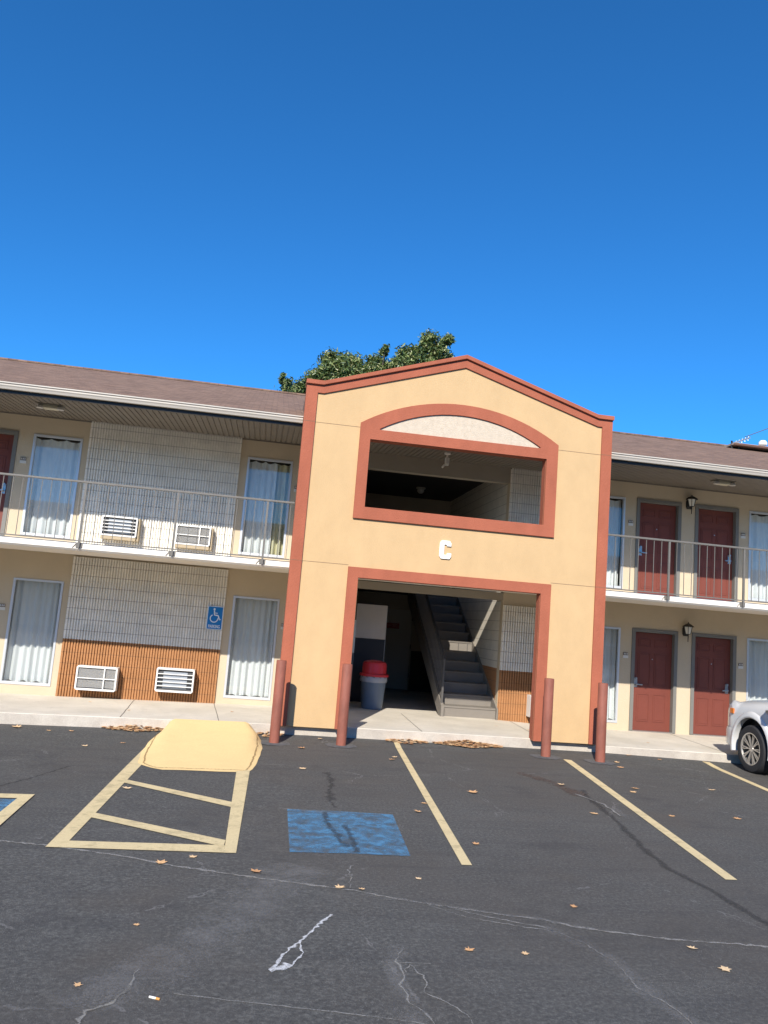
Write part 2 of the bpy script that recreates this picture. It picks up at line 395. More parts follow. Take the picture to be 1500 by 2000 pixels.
def copytree(o, parent=None, loc=None, rz=None):
    c = o.copy(); COL.objects.link(c)
    if parent is not None: c.parent = parent
    if loc is not None: c.location = loc
    if rz is not None: c.rotation_euler.z = rz
    for ch in list(o.children): copytree(ch, c)
    return c
def rect(x0, x1, z0, z1): return [(x0, z0), (x1, z0), (x1, z1), (x0, z1)]

# ------------------------------------------------------------------ ground
def g(x, y):
    d = max(0, .1-y)
    return -.05*min(d, .6)-.02*min(max(1-x, 0), 8)-.02*min(max(x-6, 0), 8)
WZ = [(-14, .04), (-9, .05), (-3.7, .075), (.4, .142), (1.7, .16), (4.8, .16), (6.1, .11), (8.5, .095), (20, .09)]
def wz(x):
    for (a, b), (c, d) in zip(WZ, WZ[1:]):
        if x <= c: return b+(d-b)*(x-a)/(c-a)
    return WZ[-1][1]
xs = [-300, -120, -50, -25, -14]+[-10+.5*i for i in range(8)]+[-6+.25*i for i in range(73)]+[12.5, 14, 20, 40, 120, 300]
ys = [-300, -120, -50, -25, -14]+[-11+.25*i for i in range(51)]+[3, 16, 40, 120, 300]
m = MB(); m.quadgrid([[(x, y, g(x, y)) for x in xs] for y in ys])
tag(m.build('ground', ASPH), 'dark worn asphalt parking lot with pale cracks', kind='structure')

# sidewalk: top sheet, kerb face, with expansion joints
sx = sorted(set([-14+.5*i for i in range(69)]+[p[0] for p in WZ]))
m = MB(); m.quadgrid([[(x, y, wz(x)) for x in sx] for y in (.13, .9, 2.0, 8.2)])
m.quadgrid([[(x, y, wz(x)-(0 if y > .12 else .012)) for x in sx] for y in (.105, .13)])
m.mat(1).quadgrid([[(x, .1 if z else .105, (g(x, .1)-.1) if z == 0 else wz(x)-.012) for x in sx] for z in (0, 1)])
tag(m.build('sidewalk', [CONC, KERB]), 'pale concrete sidewalk with a kerb edge', kind='structure')
m = MB()
for x0, x1 in ((-7.2, -7.35), (-4.45, -4.5), (-1.95, -2.08), (-.42, -.62), (2.9, 2.98), (5.0, 5.2), (8.42, 8.62), (11.2, 11.4)):
    pts = [(x0+(x1-x0)*k/8+random.uniform(-.004, .004), .13+2.4*k/8) for k in range(9)]
    m.quadgrid([[(x-.006, y, wz(x)+.003), (x+.006, y, wz(x)+.003)] for x, y in pts])
tag(m.build('sidewalk_joint', mat('joint_dark', (.14, .12, .10), .95)), 'dark expansion joints across the sidewalk', kind='structure')

def S(x, y):
    k = max(0, min(1, (.1-y)/.6)); return (x*(1-.015*k), y*(1-.015*k)-.198*k)
def ribbon(m, pts, w, z=.005, sub=.12, jit=0., wj=0., taper=False):
    """soft ribbon draped over the lot, with an edge attribute"""
    P = []; pts = [S(*p_) for p_ in pts]
    for (a, b) in zip(pts, pts[1:]):
        a = Vector((a[0], a[1], 0)); b = Vector((b[0], b[1], 0)); k = max(1, int((b-a).length/sub))
        for i in range(k): P.append(a.lerp(b, i/k))
    P.append(Vector((*pts[-1], 0)))
    n = len(P); rows = []; at = []
    for i, p in enumerate(P):
        d = (P[min(i+1, n-1)]-P[max(i-1, 0)]).normalized(); sd = Vector((-d.y, d.x, 0))
        q = p+sd*random.uniform(-jit, jit); ww = w*(1+random.uniform(-wj, wj))/2
        if taper: ww *= max(.25, math.sin(math.pi*min(1, (i+.6)/n*1.0)))
        for s_ in (-1, -.5, 0, .5, 1):
            c = q+sd*ww*s_; rows.append((c.x, c.y, g(c.x, c.y)+z)); at.append({1: 0., .5: .8, 0: 1.}[abs(s_)])
    m.add(rows, [(j*5+i, j*5+i+1, (j+1)*5+i+1, (j+1)*5+i) for j in range(n-1) for i in range(4)], at)
def crack(pts, w, mt=None, jit=.012, wj=.75, label='pale dusty crack across the asphalt', name='asphalt_crack', z=.004, sub=.035, taper=False):
    m = MB(); ribbon(m, pts, w, z, sub, jit, wj, taper)
    return tag(m.build(name, mt or CRK, attr='edge'), label, kind='structure')
seam = [(-4.2, -5.2), (-1.89, -5.92), (-1.47, -6.03), (-.88, -6.27), (-.48, -6.49), (0, -6.69), (.42, -6.85), (.91, -7.03), (1.15, -7.17), (1.64, -7.35), (2.19, -7.53), (2.4, -7.65), (2.96, -7.82), (3.65, -7.91), (6, -8.3)]
crack(seam, .045, jit=.010)
crack([(1.0, -7.09), (1.15, -7.17), (1.64, -7.35), (2.19, -7.53), (2.6, -7.70)], .10, DUST, wj=.5, sub=.1, jit=.02)
crack([(1.51, -7.29), (1.69, -7.44), (1.95, -7.57), (2.14, -7.66), (2.31, -7.88), (2.41, -8.2), (2.39, -8.58), (2.47, -8.73), (2.49, -8.9), (2.5, -9.6)], .022, jit=.008)
crack([(2.14, -7.66), (2.31, -7.88), (2.40, -8.2), (2.42, -8.58), (2.5, -8.9), (2.55, -9.6)], .26, DUST, wj=.4, sub=.12, jit=.02)
crack([(1.4, -7.27), (1.62, -7.50), (1.98, -7.66), (2.2, -7.72)], .018, jit=.012)
crack([(.71, -7.52), (.61, -7.67), (.52, -7.84), (.46, -7.98), (.42, -8.04), (.35, -8.15), (.30, -8.35)], .035, CHALK, jit=.010, wj=.7, sub=.03, label='white spill trail in the foreground asphalt', name='spill_trail', z=.006)
crack([(.46, -7.96), (.475, -8.13), (.40, -8.29), (.33, -8.36)], .03, CHALK, jit=.010, wj=.7, sub=.03, label='white spill trail, its right branch', name='spill_trail', z=.007)
crack([(.375, -8.28), (.33, -8.34), (.27, -8.37)], .09, CHALK, jit=.012, wj=.3, sub=.03, label='white blotch at the foot of the spill trail', name='spill_trail', z=.008)
crack([(1.09, -8.04), (1.02, -8.26), (1.04, -8.39), (.99, -8.55), (1.0, -8.76), (1.06, -8.87), (1.09, -8.97), (1.12, -9.4)], .018)
crack([(1.07, -8.0), (1.0, -8.3), (.97, -8.6), (1.0, -9.2)], .22, DUST, wj=.4, sub=.1, jit=.015)
crack([(1.04, -8.39), (1.09, -8.29), (1.15, -8.47), (1.11, -8.64), (1.2, -8.75), (1.26, -8.84), (1.29, -8.97), (1.32, -9.4)], .016)
crack([(1.02, -8.26), (1.12, -8.26), (1.22, -8.28)], .012)
crack([(.98, -6.43), (.92, -6.56), (.93, -6.7), (.9, -6.86), (.9, -6.98)], .014)
crack([(-.65, -9.3), (-.65, -8.92), (-.64, -8.8), (-.53, -8.72), (-.46, -8.53), (-.45, -8.34)], .03)
crack([(-.62, -8.78), (-.50, -8.60), (-.28, -8.62)], .05, DUST)
crack([(-1.2, -8.7), (-.9, -8.78), (-.7, -8.76), (-.55, -8.70)], .04, DUST)
crack([(-.23, -8.63), (.07, -8.71), (.35, -8.78), (.84, -8.91), (1.4, -9.1)], .012, jit=.004)
crack([(-.75, -8.75), (-.5, -8.5), (-.1, -7.9), (.15, -7.4), (.3, -6.9), (.6, -6.5)], .75, DUST, wj=.2, sub=.2, jit=.03)
crack([(4.45, -2.9), (4.31, -3.41), (4.17, -4.43), (3.92, -5.63), (3.84, -6.19), (3.91, -6.65), (3.92, -7.07), (3.94, -7.49), (4.0, -8.4)], .11, TARM, wj=.4, sub=.1, jit=.02, label='dark sealer streak beside the long parking line')
crack([(4.35, -4.35), (4.42, -3.9)], .17, DUST, wj=.3, sub=.06, label='pale scuffed patch beside the long parking line', z=.008)
crack([(4.30, -4.3), (4.36, -3.7), (4.2, -3.2)], .05, CRK, wj=.5, sub=.06, z=.009)
crack([(-2.9, -4.3), (-2.5, -3.89), (-2.3, -3.46), (-2.05, -2.73)], .05, TARM, wj=.5, label='dark tyre mark left of the hatched bay')
TARD = stain('drip_stain', (.05, .045, .04), .5, 50, thr=1.3)
crack([(.90, -4.72), (.87, -5.1), (.90, -5.4), (.98, -5.95)], .10, TARD, wj=.6, sub=.05, jit=.02, label='dark stain on the blue square, left of its twin', z=.013)
crack([(1.04, -5.2), (1.05, -5.6), (1.05, -6.1)], .08, TARD, wj=.5, sub=.05, jit=.012, label='dark stain on the blue square, right of its twin', z=.014)
crack([(1.0, -4.5), (1.0, -4.0), (1.08, -3.3), (1.1, -2.6)], .10, TARM, wj=.8, sub=.06, jit=.03, label='faint drip stain above the blue square', z=.007)
crack([(3.9, -1.9), (4.2, -2.6), (4.3, -3.3)], .5, stain('rust_dust', (.13, .085, .065), .6, 30, grit=True), wj=.3, sub=.2, label='rusty stain on the asphalt near the third bollard')

# painted markings
def patch(m, q, n=10, z=.006):
    """bilinear quad a,b,c,d draped on the lot"""
    a, b, c, d = [Vector((*S(*p), 0)) for p in q]; rows = []
    L1 = max((a-b).length, (c-d).length); L2 = max((b-c).length, (a-d).length)
    nu = max(1, int(L1/.25)); nv = max(1, int(L2/.25))
    for j in range(nv+1):
        p0 = a.lerp(d, j/nv); p1 = b.lerp(c, j/nv)
        rows.append([(v.x, v.y, g(v.x, v.y)+z) for v in (p0.lerp(p1, i/nu) for i in range(nu+1))])
    m.quadgrid(rows)
def mark(name, quads, mt, label, z=.006):
    m = MB()
    for k, q in enumerate(quads): patch(m, q, z=z+.0009*k)
    return tag(m.build(name, mt), label, kind='structure')
mark('hatched_bay_marking', [[(-1.50, -6.08), (-1.36, -5.98), (-1.20, -1.6), (-1.36, -1.2)], [(-.07, -6.16), (.03, -6.16), (.12, -2.4), (-.05, -2.4)],
     [(-1.50, -6.08), (-.07, -6.16), (-.07, -5.95), (-1.42, -5.89)], [(-1.27, -3.59), (-.06, -4.60), (-.06, -4.38), (-1.35, -3.36)], [(-1.34, -5.12), (-.08, -6.0), (-.07, -5.80), (-1.38, -4.92)]],
     PYEL, 'yellow hatched access bay painted below the ramp')
mark('parking_line', [[(1.915, -6.33), (2.005, -6.33), (2.50, 0.02), (2.41, 0.04)]], PYEL, 'yellow parking line ending by the leaf pile')
mark('parking_line', [[(4.235, -6.48), (4.345, -6.48), (5.24, -.55), (5.12, -.50)]], PYEL, 'long yellow parking line between the two right bollards')
mark('parking_line', [[(7.05, -5.6), (7.16, -5.6), (7.98, 0.0), (7.86, 0.03)]], PYEL, 'yellow parking line beside the white truck')
mark('blue_square_marking', [[(.475, -6.11), (1.51, -6.14), (1.60, -4.70), (.51, -4.62)]], PBLUE, 'faded blue square painted on the asphalt', z=.007)
mark('blue_square_marking', [[(-3.4, -5.9), (-2.17, -5.9), (-2.17, -4.48), (-3.4, -4.48)]], PBLUE, 'blue accessible square cut by the left edge', z=.007)
mark('square_outline_marking', [[(-3.6, -4.45), (-2.17, -4.45), (-2.05, -4.27), (-3.6, -4.27)], [(-2.16, -6.0), (-2.02, -6.0), (-2.05, -4.27), (-2.17, -4.45)]], PYEL, 'yellow outline round the blue square at the left edge', z=.010)

# yellow kerb ramp (a real wedge of asphalt painted yellow)
rows = []; ny = 30; nx = 22
for j in range(ny+1):
    v = j/ny; y = -2.78+v*2.90
    hl = [(0, -.95), (.04, -1.12), (.12, -1.29), (.4, -1.36), (.75, -1.37), (1, -1.22)]; hr = [(0, .02), (.04, .14), (.25, .21), (.6, .28), (.85, .27), (1, .12)]
    def ip(t, v):
        for (a, b), (c, d) in zip(t, t[1:]):
            if v <= c: return b+(d-b)*(v-a)/(c-a)
        return t[-1][1]
    xl, xr = ip(hl, v), ip(hr, v); row = []
    for i in range(nx+1):
        u = i/nx; x = xl+(xr-xl)*u; e = min(1, min(u, 1-u)*(xr-xl)/(.50-.40*v)); e = e*(2-e)
        f = min(1, v/.06); h = .006+(.006*f+(wz(x)-g(x, .1)+.002)*max(0, v-.02)**1.45/.971)*e
        x += .004*math.sin(y*9+i)*(1 if i in (0, nx) else 0); x, ys_ = S(x, y)
        row.append((x, ys_+(.012*math.sin(x*7) if j == 0 else 0), g(x, ys_)+h))
    rows.append(row)
m = MB(); m.quadgrid(rows)
RR = rows
ramp = m.build('kerb_ramp', PRAMP, smooth=True); tag(ramp, 'yellow painted kerb ramp rising to the sidewalk', kind='structure')

m = MB(); path = [RR[j][1] for j in range(24, 1, -1)]+[RR[1][i] for i in range(1, nx)]+[RR[j][nx-1] for j in range(2, 26)]
P_ = [Vector(p) for p in path]; vs = []; at = []
for i, p in enumerate(P_):
    d = (P_[min(i+1, len(P_)-1)]-P_[max(i-1, 0)]).normalized(); sd_ = d.cross(Vector((0, 0, 1))).normalized(); jj = random.uniform(-.008, .008)
    for k_ in (-1, -.5, 0, .5, 1): q = p+sd_*(k_*.022+jj); vs.append((q.x, q.y, q.z+.004)); at.append({1: 0., .5: .8, 0: 1.}[abs(k_)])
m.add(vs, [(j*5+i, j*5+i+1, (j+1)*5+i+1, (j+1)*5+i) for j in range(len(P_)-1) for i in range(4)], at)
tag(m.build('ramp_edge_crack', stain('brown_edge_crack', (.22, .13, .05), .9, 35, thr=1.45), attr='edge'), 'broken brown crack line round the yellow ramp', kind='structure')

# ------------------------------------------------------------------ motel building
WY = 2.6; F2 = 2.845
bld = empty('motel_building', (3.2, WY, 0), 'two storey motel building with brown shingle roof and red room doors', 'building')
doors = [(-7.16, -6.13), (-5.82, -4.79), (7.748, 8.772), (9.088, 10.109)]
wins = [(-8.32, -7.42), (-4.515, -3.615), (-.47, .425), (6.57, 7.492), (10.354, 11.27)]
def bz(x): return wz(x)
def wallplate(x0, x1, z0, z1, lvl):
    holes = []
    for a, b in doors:
        if a > x0 and b < x1: holes.append(rect(a, b, (wz(a)-.02 if lvl == 0 else F2+.002), (2.20 if lvl == 0 else 4.948)))
    for a, b in wins:
        if a > x0 and b < x1: holes.append(rect(a, b, .24 if lvl == 0 else 2.985, 2.181 if lvl == 0 else 4.93))
    m = MB(); m.prism(rect(x0, x1, z0, z1), holes, WY, WY+.16); return m
for lvl, (z0, z1) in enumerate(((-.1, 2.69), (2.69, 5.30))):
    W(wallplate(-14, 1.93, z0, z1, lvl), 'wall', CREAM, bld)
    W(wallplate(4.93, 20, z0, z1, lvl), 'wall', CREAM, bld)
m = MB(); m.box(-14, 20, 13.3, 13.5, -.2, 5.3); m.box(-14.0, -13.8, WY+.16, 13.3, -.2, 5.3); m.box(19.8, 20, WY+.16, 13.3, -.2, 5.3)
W(m, 'rear_wall', CREAM, bld)
# floor plate between the storeys behind the walls (rooms stay dark)
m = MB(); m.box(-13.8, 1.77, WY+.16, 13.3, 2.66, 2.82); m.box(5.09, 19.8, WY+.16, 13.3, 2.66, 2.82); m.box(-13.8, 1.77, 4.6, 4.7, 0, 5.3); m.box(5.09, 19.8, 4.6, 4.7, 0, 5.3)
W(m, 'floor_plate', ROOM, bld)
# stair hall walls
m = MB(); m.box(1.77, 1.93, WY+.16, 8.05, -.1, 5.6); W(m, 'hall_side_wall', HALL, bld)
m = MB(); m.box(4.93, 5.09, WY+.16, 8.05, -.1, 5.6); W(m, 'hall_block_wall', HBLK, bld)
m = MB(); m.prism(rect(1.93, 4.93, -.1, 5.6), [rect(3.40, 4.12, .165, 2.27)], 7.9, 8.05); W(m, 'hall_rear_wall', HALL, bld)
m = MB(); m.box(4.14, 4.93, 7.885, 7.897, .16, 1.2); W(m, 'dado_in_shade', mat('dado_shade_dark', (.04, .03, .025), .8), bld)  # orange dado, with the hall's shade put into its near-black colour
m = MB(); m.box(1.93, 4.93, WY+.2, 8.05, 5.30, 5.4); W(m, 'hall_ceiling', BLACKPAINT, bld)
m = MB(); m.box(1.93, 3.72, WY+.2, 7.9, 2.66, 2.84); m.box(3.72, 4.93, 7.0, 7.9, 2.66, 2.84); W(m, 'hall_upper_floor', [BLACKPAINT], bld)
m = MB(); m.box(1.93, 4.93, WY, WY+.2, 2.53, 2.685); W(m, 'hall_beam', HALL, bld)
m = MB(); m.box(1.93, 4.93, WY, WY+.2, 4.965, 5.295); W(m, 'hall_beam', HALL, bld)
# hall rear door
m = MB(); m.box(3.41, 4.11, 7.93, 7.97, .18, 2.26); d = W(m, 'hall_door', mat('hall_door_paint', (.42, .39, .34), .6), bld)
for zz in (.55, 1.3, 2.05): m = MB(); m.box(4.105, 4.125, 7.90, 7.935, zz-.06, zz+.06); W(m, 'hinge', BLK, d)

# ribbed split-face block panels
def ribs(name, x0, x1, z0, z1, mt, y=2.553, pitch=.05):
    n = int(round((x1-x0)/pitch)); p = (x1-x0)/n; prof = []
    for i in range(n):
        a = x0+i*p; d = random.uniform(-.001, .001)
        prof += [(a, y+.030), (a+p*.26, y+.030), (a+p*.36, y+d), (a+p*.90, y+d), (a+p*.99, y+.030)]
    prof.append((x1, y+.030)); m = MB()
    m.quadgrid([[(a, b, z) for a, b in prof] for z in (z0, z1)])
    m.box(x0, x1, y+.032, WY-.002, z0, z1)
    return W(m, name, mt, bld)
ribs('block_panel', -3.502, -.616, -.08, 2.665, BLK_LOW); ribs('block_panel', -3.502, -.616, 2.85, 5.285, BLK_UP)
ribs('block_panel', 4.935, 6.30, -.08, 2.44, BLK_LOW); ribs('block_panel', 4.935, 6.30, 2.85, 5.285, BLK_UP)
ribs('block_panel', 11.45, 14.3, -.08, 2.665, BLK_LOW); ribs('block_panel', 11.45, 14.3, 2.85, 5.285, BLK_UP)
ribs('block_panel', -11.4, -8.5, -.08, 2.665, BLK_LOW); ribs('block_panel', -11.4, -8.5, 2.85, 5.285, BLK_UP)

# walkway slab
m = MB()
prof = [(.30, 2.688), (.30, 2.78), (.306, 2.786), (WY, 2.845), (WY, 2.70), (.335, 2.658)]
m.add([(x, a, b) for x in (-14, 20) for a, b in prof], [tuple(range(6)), tuple(range(11, 5, -1))]+[(i, (i+1) % 6, (i+1) % 6+6, i+6) for i in range(6)])
W(m, 'walkway_slab', FASC, bld)

# windows
def window(a, b, z0, z1, yel=False, drape=0, seed=1):
    rnd = random.Random(seed); t = .042; m = MB()
    m.prism(rect(a+.002, b-.002, z0+.002, z1-.002), [rect(a+t, b-t, z0+t+.01, z1-t)], WY-.012, WY+.05)
    f = W(m, 'window', ALU, bld)
    m = MB(); m.add([(a+t-.01, WY+.03, z0+t), (b-t+.01, WY+.03, z0+t), (b-t+.01, WY+.03, z1-t+.01), (a+t-.01, WY+.03, z1-t+.01)], [(0, 1, 2, 3)])
    W(m, 'pane', GLASS, f, flip=False)
    # pleated curtain with depth
    def curt(xa, xb, mt, y0=WY+.15, amp=.035, nm='curtain'):
        n = int((xb-xa)/.012); rows = []; ph = rnd.uniform(0, 6); k1 = rnd.uniform(46, 56)
        for j in range(13):
            v = j/12; z = z0+.05+(z1-z0-.09)*v; row = []
            for i in range(n+1):
                x = xa+(xb-xa)*i/n; s = math.sin(x*k1+ph+.9*math.sin(x*7+ph))
                A = amp*(1.0-.55*v)*(1+.35*math.sin(x*17+ph)); hem = (.012*math.sin(x*k1*.5+ph)) if j == 0 else 0
                sag = (-.035*abs(math.sin((x-xa)/(xb-xa)*math.pi*(2+drape)+ph*.2)) if (j == 12 and drape) else 0)
                row.append((x, y0+A*s+.01*math.sin(z*3+x*9), z+hem+sag))
            rows.append(row)
        m = MB(); m.quadgrid(rows); W(m, nm, mt, f, smooth=True)
    if yel:
        curt(a+.03, a+.60, CURT); curt(a+.50, b-.02, CURTY, WY+.20, .05)
    else: curt(a+.02, b-.02, CURT)
    # dark sheet behind the curtain, the room's dimness put into its colour
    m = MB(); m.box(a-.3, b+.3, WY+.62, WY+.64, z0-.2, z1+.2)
    W(m, 'dim_room_sheet', ROOM, f)
    return f
for i, (a, b) in enumerate(wins):
    window(a, b, .24, 2.181, seed=i*2+1); window(a, b, 2.985, 4.93, yel=(i == 2), drape=1, seed=i*2+2)

# doors
def door(a, b, z0, z1, hside):
    fw_ = .075; m = MB()
    m.prism([(a+.002, z0+.003), (a+fw_, z0+.003), (a+fw_, z1-fw_), (b-fw_, z1-fw_), (b-fw_, z0+.003), (b-.002, z0+.003), (b-.002, z1-.002), (a+.002, z1-.002)], [], WY-.018, WY+.14)
    x0, x1 = a+fw_+.004, b-fw_-.004; y = WY+.085; zb, zt = z0+.015, z1-fw_-.004; Wd = x1-x0; H = zt-zb
    dm = MB(); dm.box(x0, x1, y, y+.045, zb, zt)
    for (u0, u1) in ((.13, .45), (.55, .87)):
        for (v0, v1) in ((.09, .37), (.46, .79), (.855, .935)):
            xa, xb, za, zc = x0+u0*Wd, x0+u1*Wd, zb+v0*H, zb+v1*H
            dm.prism(rect(xa, xb, za, zc), [rect(xa+.014, xb-.014, za+.014, zc-.014)], y-.008, y-.0005)
            dm.prism(rect(xa+.04, xb-.04, za+.04, zc-.04), [], y-.005, y-.0006)
    d = W(dm, 'door', DOOR, bld, bevel=.003)
    W(m, 'frame', FRAMEG, d)
    hx = x0+.075 if hside < 0 else x1-.075; hz = zb+.93; s = -hside
    h = MB(); h.box(hx-.035, hx+.035, y-.012, y-.001, hz-.06, hz+.13); h.tube((hx, y-.01, hz), (hx, y-.06, hz), .016); h.obox((hx-.01*s, y-.06, hz), (hx+.125*s, y-.06, hz-.004), .022, .022); h.tube((hx, y-.02, hz+.12), (hx, y-.04, hz+.12), .022, n=14)
    W(h, 'handle', CHROME, d)
    th = MB(); th.box(a+fw_, b-fw_, WY-.02, WY+.13, z0-.012, z0+.014); W(th, 'threshold', mat('threshold_metal', (.35, .33, .31), .4, metal=.6), d)
    pe = MB(); pe.tube(((x0+x1)/2, y-.006, zb+1.46), ((x0+x1)/2, y, zb+1.46), .012); W(pe, 'peephole', CHROME, d)
for i, (a, b) in enumerate(doors):
    hs = (1, 1, -1, 1)[i] if i != 0 else -1
    door(a, b, wz((a+b)/2)+.004, 2.199, hs); door(a, b, F2+.004, 4.948, hs)

# room number plates
PLT = mat('number_plate_pale', (.62, .60, .55), .5); PLD = mat('number_plate_dark', (.16, .12, .09), .5)
for x, z in ((-4.645, 4.39), (-4.645, 1.62), (.545, 4.38), (.545, 1.66), (7.62, 4.39), (7.62, 1.62), (10.215, 4.36), (10.215, 1.58)):
    m = MB(); m.mat(0).box(x-.055, x+.055, WY-.014, WY-.001, z-.055, z+.0); m.mat(1).box(x-.05, x+.05, WY-.014, WY-.001, z+.003, z+.06)
    m.mat(0)
    for k in (-.032, 0, .032): m.box(x+k-.008, x+k+.008, WY-.018, WY-.0142, z+.015, z+.048)
    W(m, 'room_number_plate', [PLT, PLD], bld)

# roof, soffit, gutter
RS = (7.52-5.275)/(7-.2)
m = MB()
for s in (0, 1):
    pass
L_ = math.hypot(7-.18, (7-.18)*RS)
ang = math.atan(RS)
m = MB(); m.box(-14.5, 20.5, 0, L_, -.06, 0)
roof = m.build('roof', SHIN, bld); roof.location = Vector((0, .18, 5.275))-Vector(bld.location); roof.rotation_euler = (ang, 0, 0)
m = MB(); m.box(-14.5, 20.5, -L_, 0, -.06, 0)
roof2 = m.build('roof', SHIN, bld); roof2.location = Vector((0, 13.82, 5.275))-Vector(bld.location); roof2.rotation_euler = (-ang, 0, 0)
m = MB(); m.obox((-14.5, 7, 7.515), (20.5, 7, 7.515), .26, .04); W(m, 'ridge_cap', SHIN, bld)
for x in (-14.1, 19.9):
    m = MB(); m.prism([(.3, 5.2), (13.7, 5.2), (7, 7.40)], [], x, x+.1, ax='x'); W(m, 'gable_wall', CREAM, bld)
def gutter(xa, xb):
    pr = [(a_-.71, b_-.192) for a_, b_ in [(.98, 5.455), (.98, 5.352), (.915, 5.352), (.90, 5.385), (.885, 5.405), (.885, 5.425), (.865, 5.44), (.865, 5.458), (.878, 5.458), (.878, 5.445), (.90, 5.43), (.915, 5.37), (.965, 5.37), (.965, 5.455)]]
    n = len(pr); m = MB()
    m.add([(x, a, b) for x in (xa, xb) for a, b in pr], [(i, (i+1) % n, (i+1) % n+n, i+n) for i in range(n)]+[tuple(range(n)), tuple(range(2*n-1, n-1, -1))])
    m.box(xa, xa+.01, .16, .27, 5.168, 5.258)
    for k in range(int((xb-xa)/.9)): m.box(xa+.4+k*.9, xa+.43+k*.9,   .16, .265, 5.260, 5.266)
    W(m, 'gutter', GUT, bld)
gutter(-14.3, .455); gutter(5.945, 20.3)
m = MB(); m.box(-14.3, 20.3, .275, .31, 5.108, 5.27); W(m, 'fascia', DARKTRIM, bld)
# ribbed soffit: planks run front to back
pr = []; x = -14.2; p = .101
while x < 20.2: pr += [(x, 5.300), (x+.008, 5.300), (x+.013, 5.286), (x+p-.013, 5.286), (x+p-.008, 5.300)]; x += p
so = lambda y: (y-WY)*.067
m = MB(); m.quadgrid([[(a, y, b+so(y)) for a, b in pr] for y in (.31, WY)])
m.box(-14.2, 1.93, WY-.03, WY-.001, 5.262, 5.283); m.box(4.93, 20.2, WY-.03, WY-.001, 5.262, 5.283)
m.box(-14.2, 20.2, .312, .35, 5.115, 5.131)
W(m, 'soffit', SOF, bld)

# ------------------------------------------------------------------ portico
por = empty('stairway_portico', (3.2, 0, .15), 'yellow stucco portico with terracotta trim and a white letter C', 'portico')
XL, XR = .462, 5.94; XC = 3.19
OUT = [(XL, .14), (1.60, .14), (1.60, 2.602), (4.765, 2.602), (4.765, .14), (XR, .14), (XR, 5.80), (5.665, 5.80), (XC, 6.58), (.735, 5.80), (XL, 5.80)]
def arc(xa, xb, zs, za, n=24):
    """circular arc from (xb,zs) back to (xa,zs) with apex za"""
    h = za-zs; c = (xb-xa)/2; rad = (c*c+h*h)/(2*h); cx = (xa+xb)/2; cz = za-rad; a0 = math.asin(c/rad)
    return [(cx+rad*math.sin(a0-2*a0*i/n), cz+rad*math.cos(a0-2*a0*i/n)) for i in range(n+1)]
WIN = rect(1.61, 4.745, 3.79, 4.955)
m = MB(); m.prism(OUT, [WIN], 0, .16); W(m, 'wall', YEL, por)
tw = 3
m = MB()   # side bands, gable band
m.prism([(XL-.004, .14), (.645, .14), (.655, 5.655), (.76, 5.655), (XC, 6.42), (5.665, 5.655), (5.752, 5.655), (5.752, .14), (XR+.004, .14), (XR+.004, 5.79), (5.665, 5.79), (XC, 6.565), (.735, 5.79), (XL-.004, 5.79)], [], -.032, -.001)
m.box(XL-.004, XL-.001, -.001, .16, .14, 5.79); m.box(XR+.001, XR+.004, -.001, .16, .14, 5.79)
W(m, 'edge_trim', RED, por, bevel=.006)
m = MB()   # window surround with arch
outer = [(1.427, 3.587), (4.95, 3.587)]+arc(1.427, 4.95, 5.225, 5.745)
m.prism(outer, [WIN, [(x, z) for x, z in [(1.76, 5.135), (4.62, 5.135)]+arc(1.76, 4.62, 5.150, 5.55)]], -.042, -.001)
m.prism(rect(1.61, 4.745, 3.79, 4.955), [rect(1.613, 4.742, 3.793, 4.952)], -.001, .165)
W(m, 'window_surround', RED, por, bevel=.006)
m = MB(); m.prism([(1.762, 5.137), (4.618, 5.137)]+arc(1.762, 4.618, 5.149, 5.548), [], -.012, -.0015); W(m, 'tympanum', TYM, por)
m = MB()
m.prism([(1.423, .14), (1.60, .14), (1.60, 2.602), (4.765, 2.602), (4.765, .14), (4.946, .14), (4.946, 2.773), (1.423, 2.773)], [], -.042, -.001)
m.prism([(1.60, .14), (1.603, .14), (1.603, 2.599), (4.762, 2.599), (4.762, .14), (4.765, .14), (4.765, 2.602), (1.60, 2.602)], [], -.001, .165)
W(m, 'door_surround', RED, por, bevel=.006)
# cap: sheet-metal coping along the top
m = MB(); cp = [(XL-.016, 5.79), (.735, 5.79), (XC, 6.572), (5.665, 5.79), (XR+.016, 5.79), (XR+.016, 5.865), (5.65, 5.865), (XC, 6.645), (.75, 5.865), (XL-.016, 5.865)]
m.prism(cp, [], -.075, .24); W(m, 'cap', RED, por, bevel=.008)
# body behind: returns and cricket roof tying into the main roof
m = MB(); m.prism([(XL+.02, 5.30), (XR-.02, 5.50), (XR-.02, 5.78), (5.665, 5.78), (XC, 6.55), (.735, 5.78), (XL+.02, 5.78)], [], .162, 2.4)
W(m, 'cricket_roof', SHIN, por)
JS = mat('joint_shadow', (.20, .12, .07), .9)
for z in (5.151, 2.801):
    for x0_, x1_, s_ in ((XL-.004, .655, 1), (5.75, XR+.004, -1)):
        m = MB(); m.box(x0_, x1_, -.0335, -.0322, z-.0035, z+.0035)
        a, b = (.655, 1.425) if s_ > 0 else (4.948, 5.75)
        m.box(a, b, -.034 if False else -.0022, -.0002, z-.0035, z+.0035)
        m.box(a-.002 if s_ > 0 else b, a if s_ > 0 else b+.002, -.0332, -.0004, z-.0035, z+.0035)
        W(m, 'control_joint', JS, por)
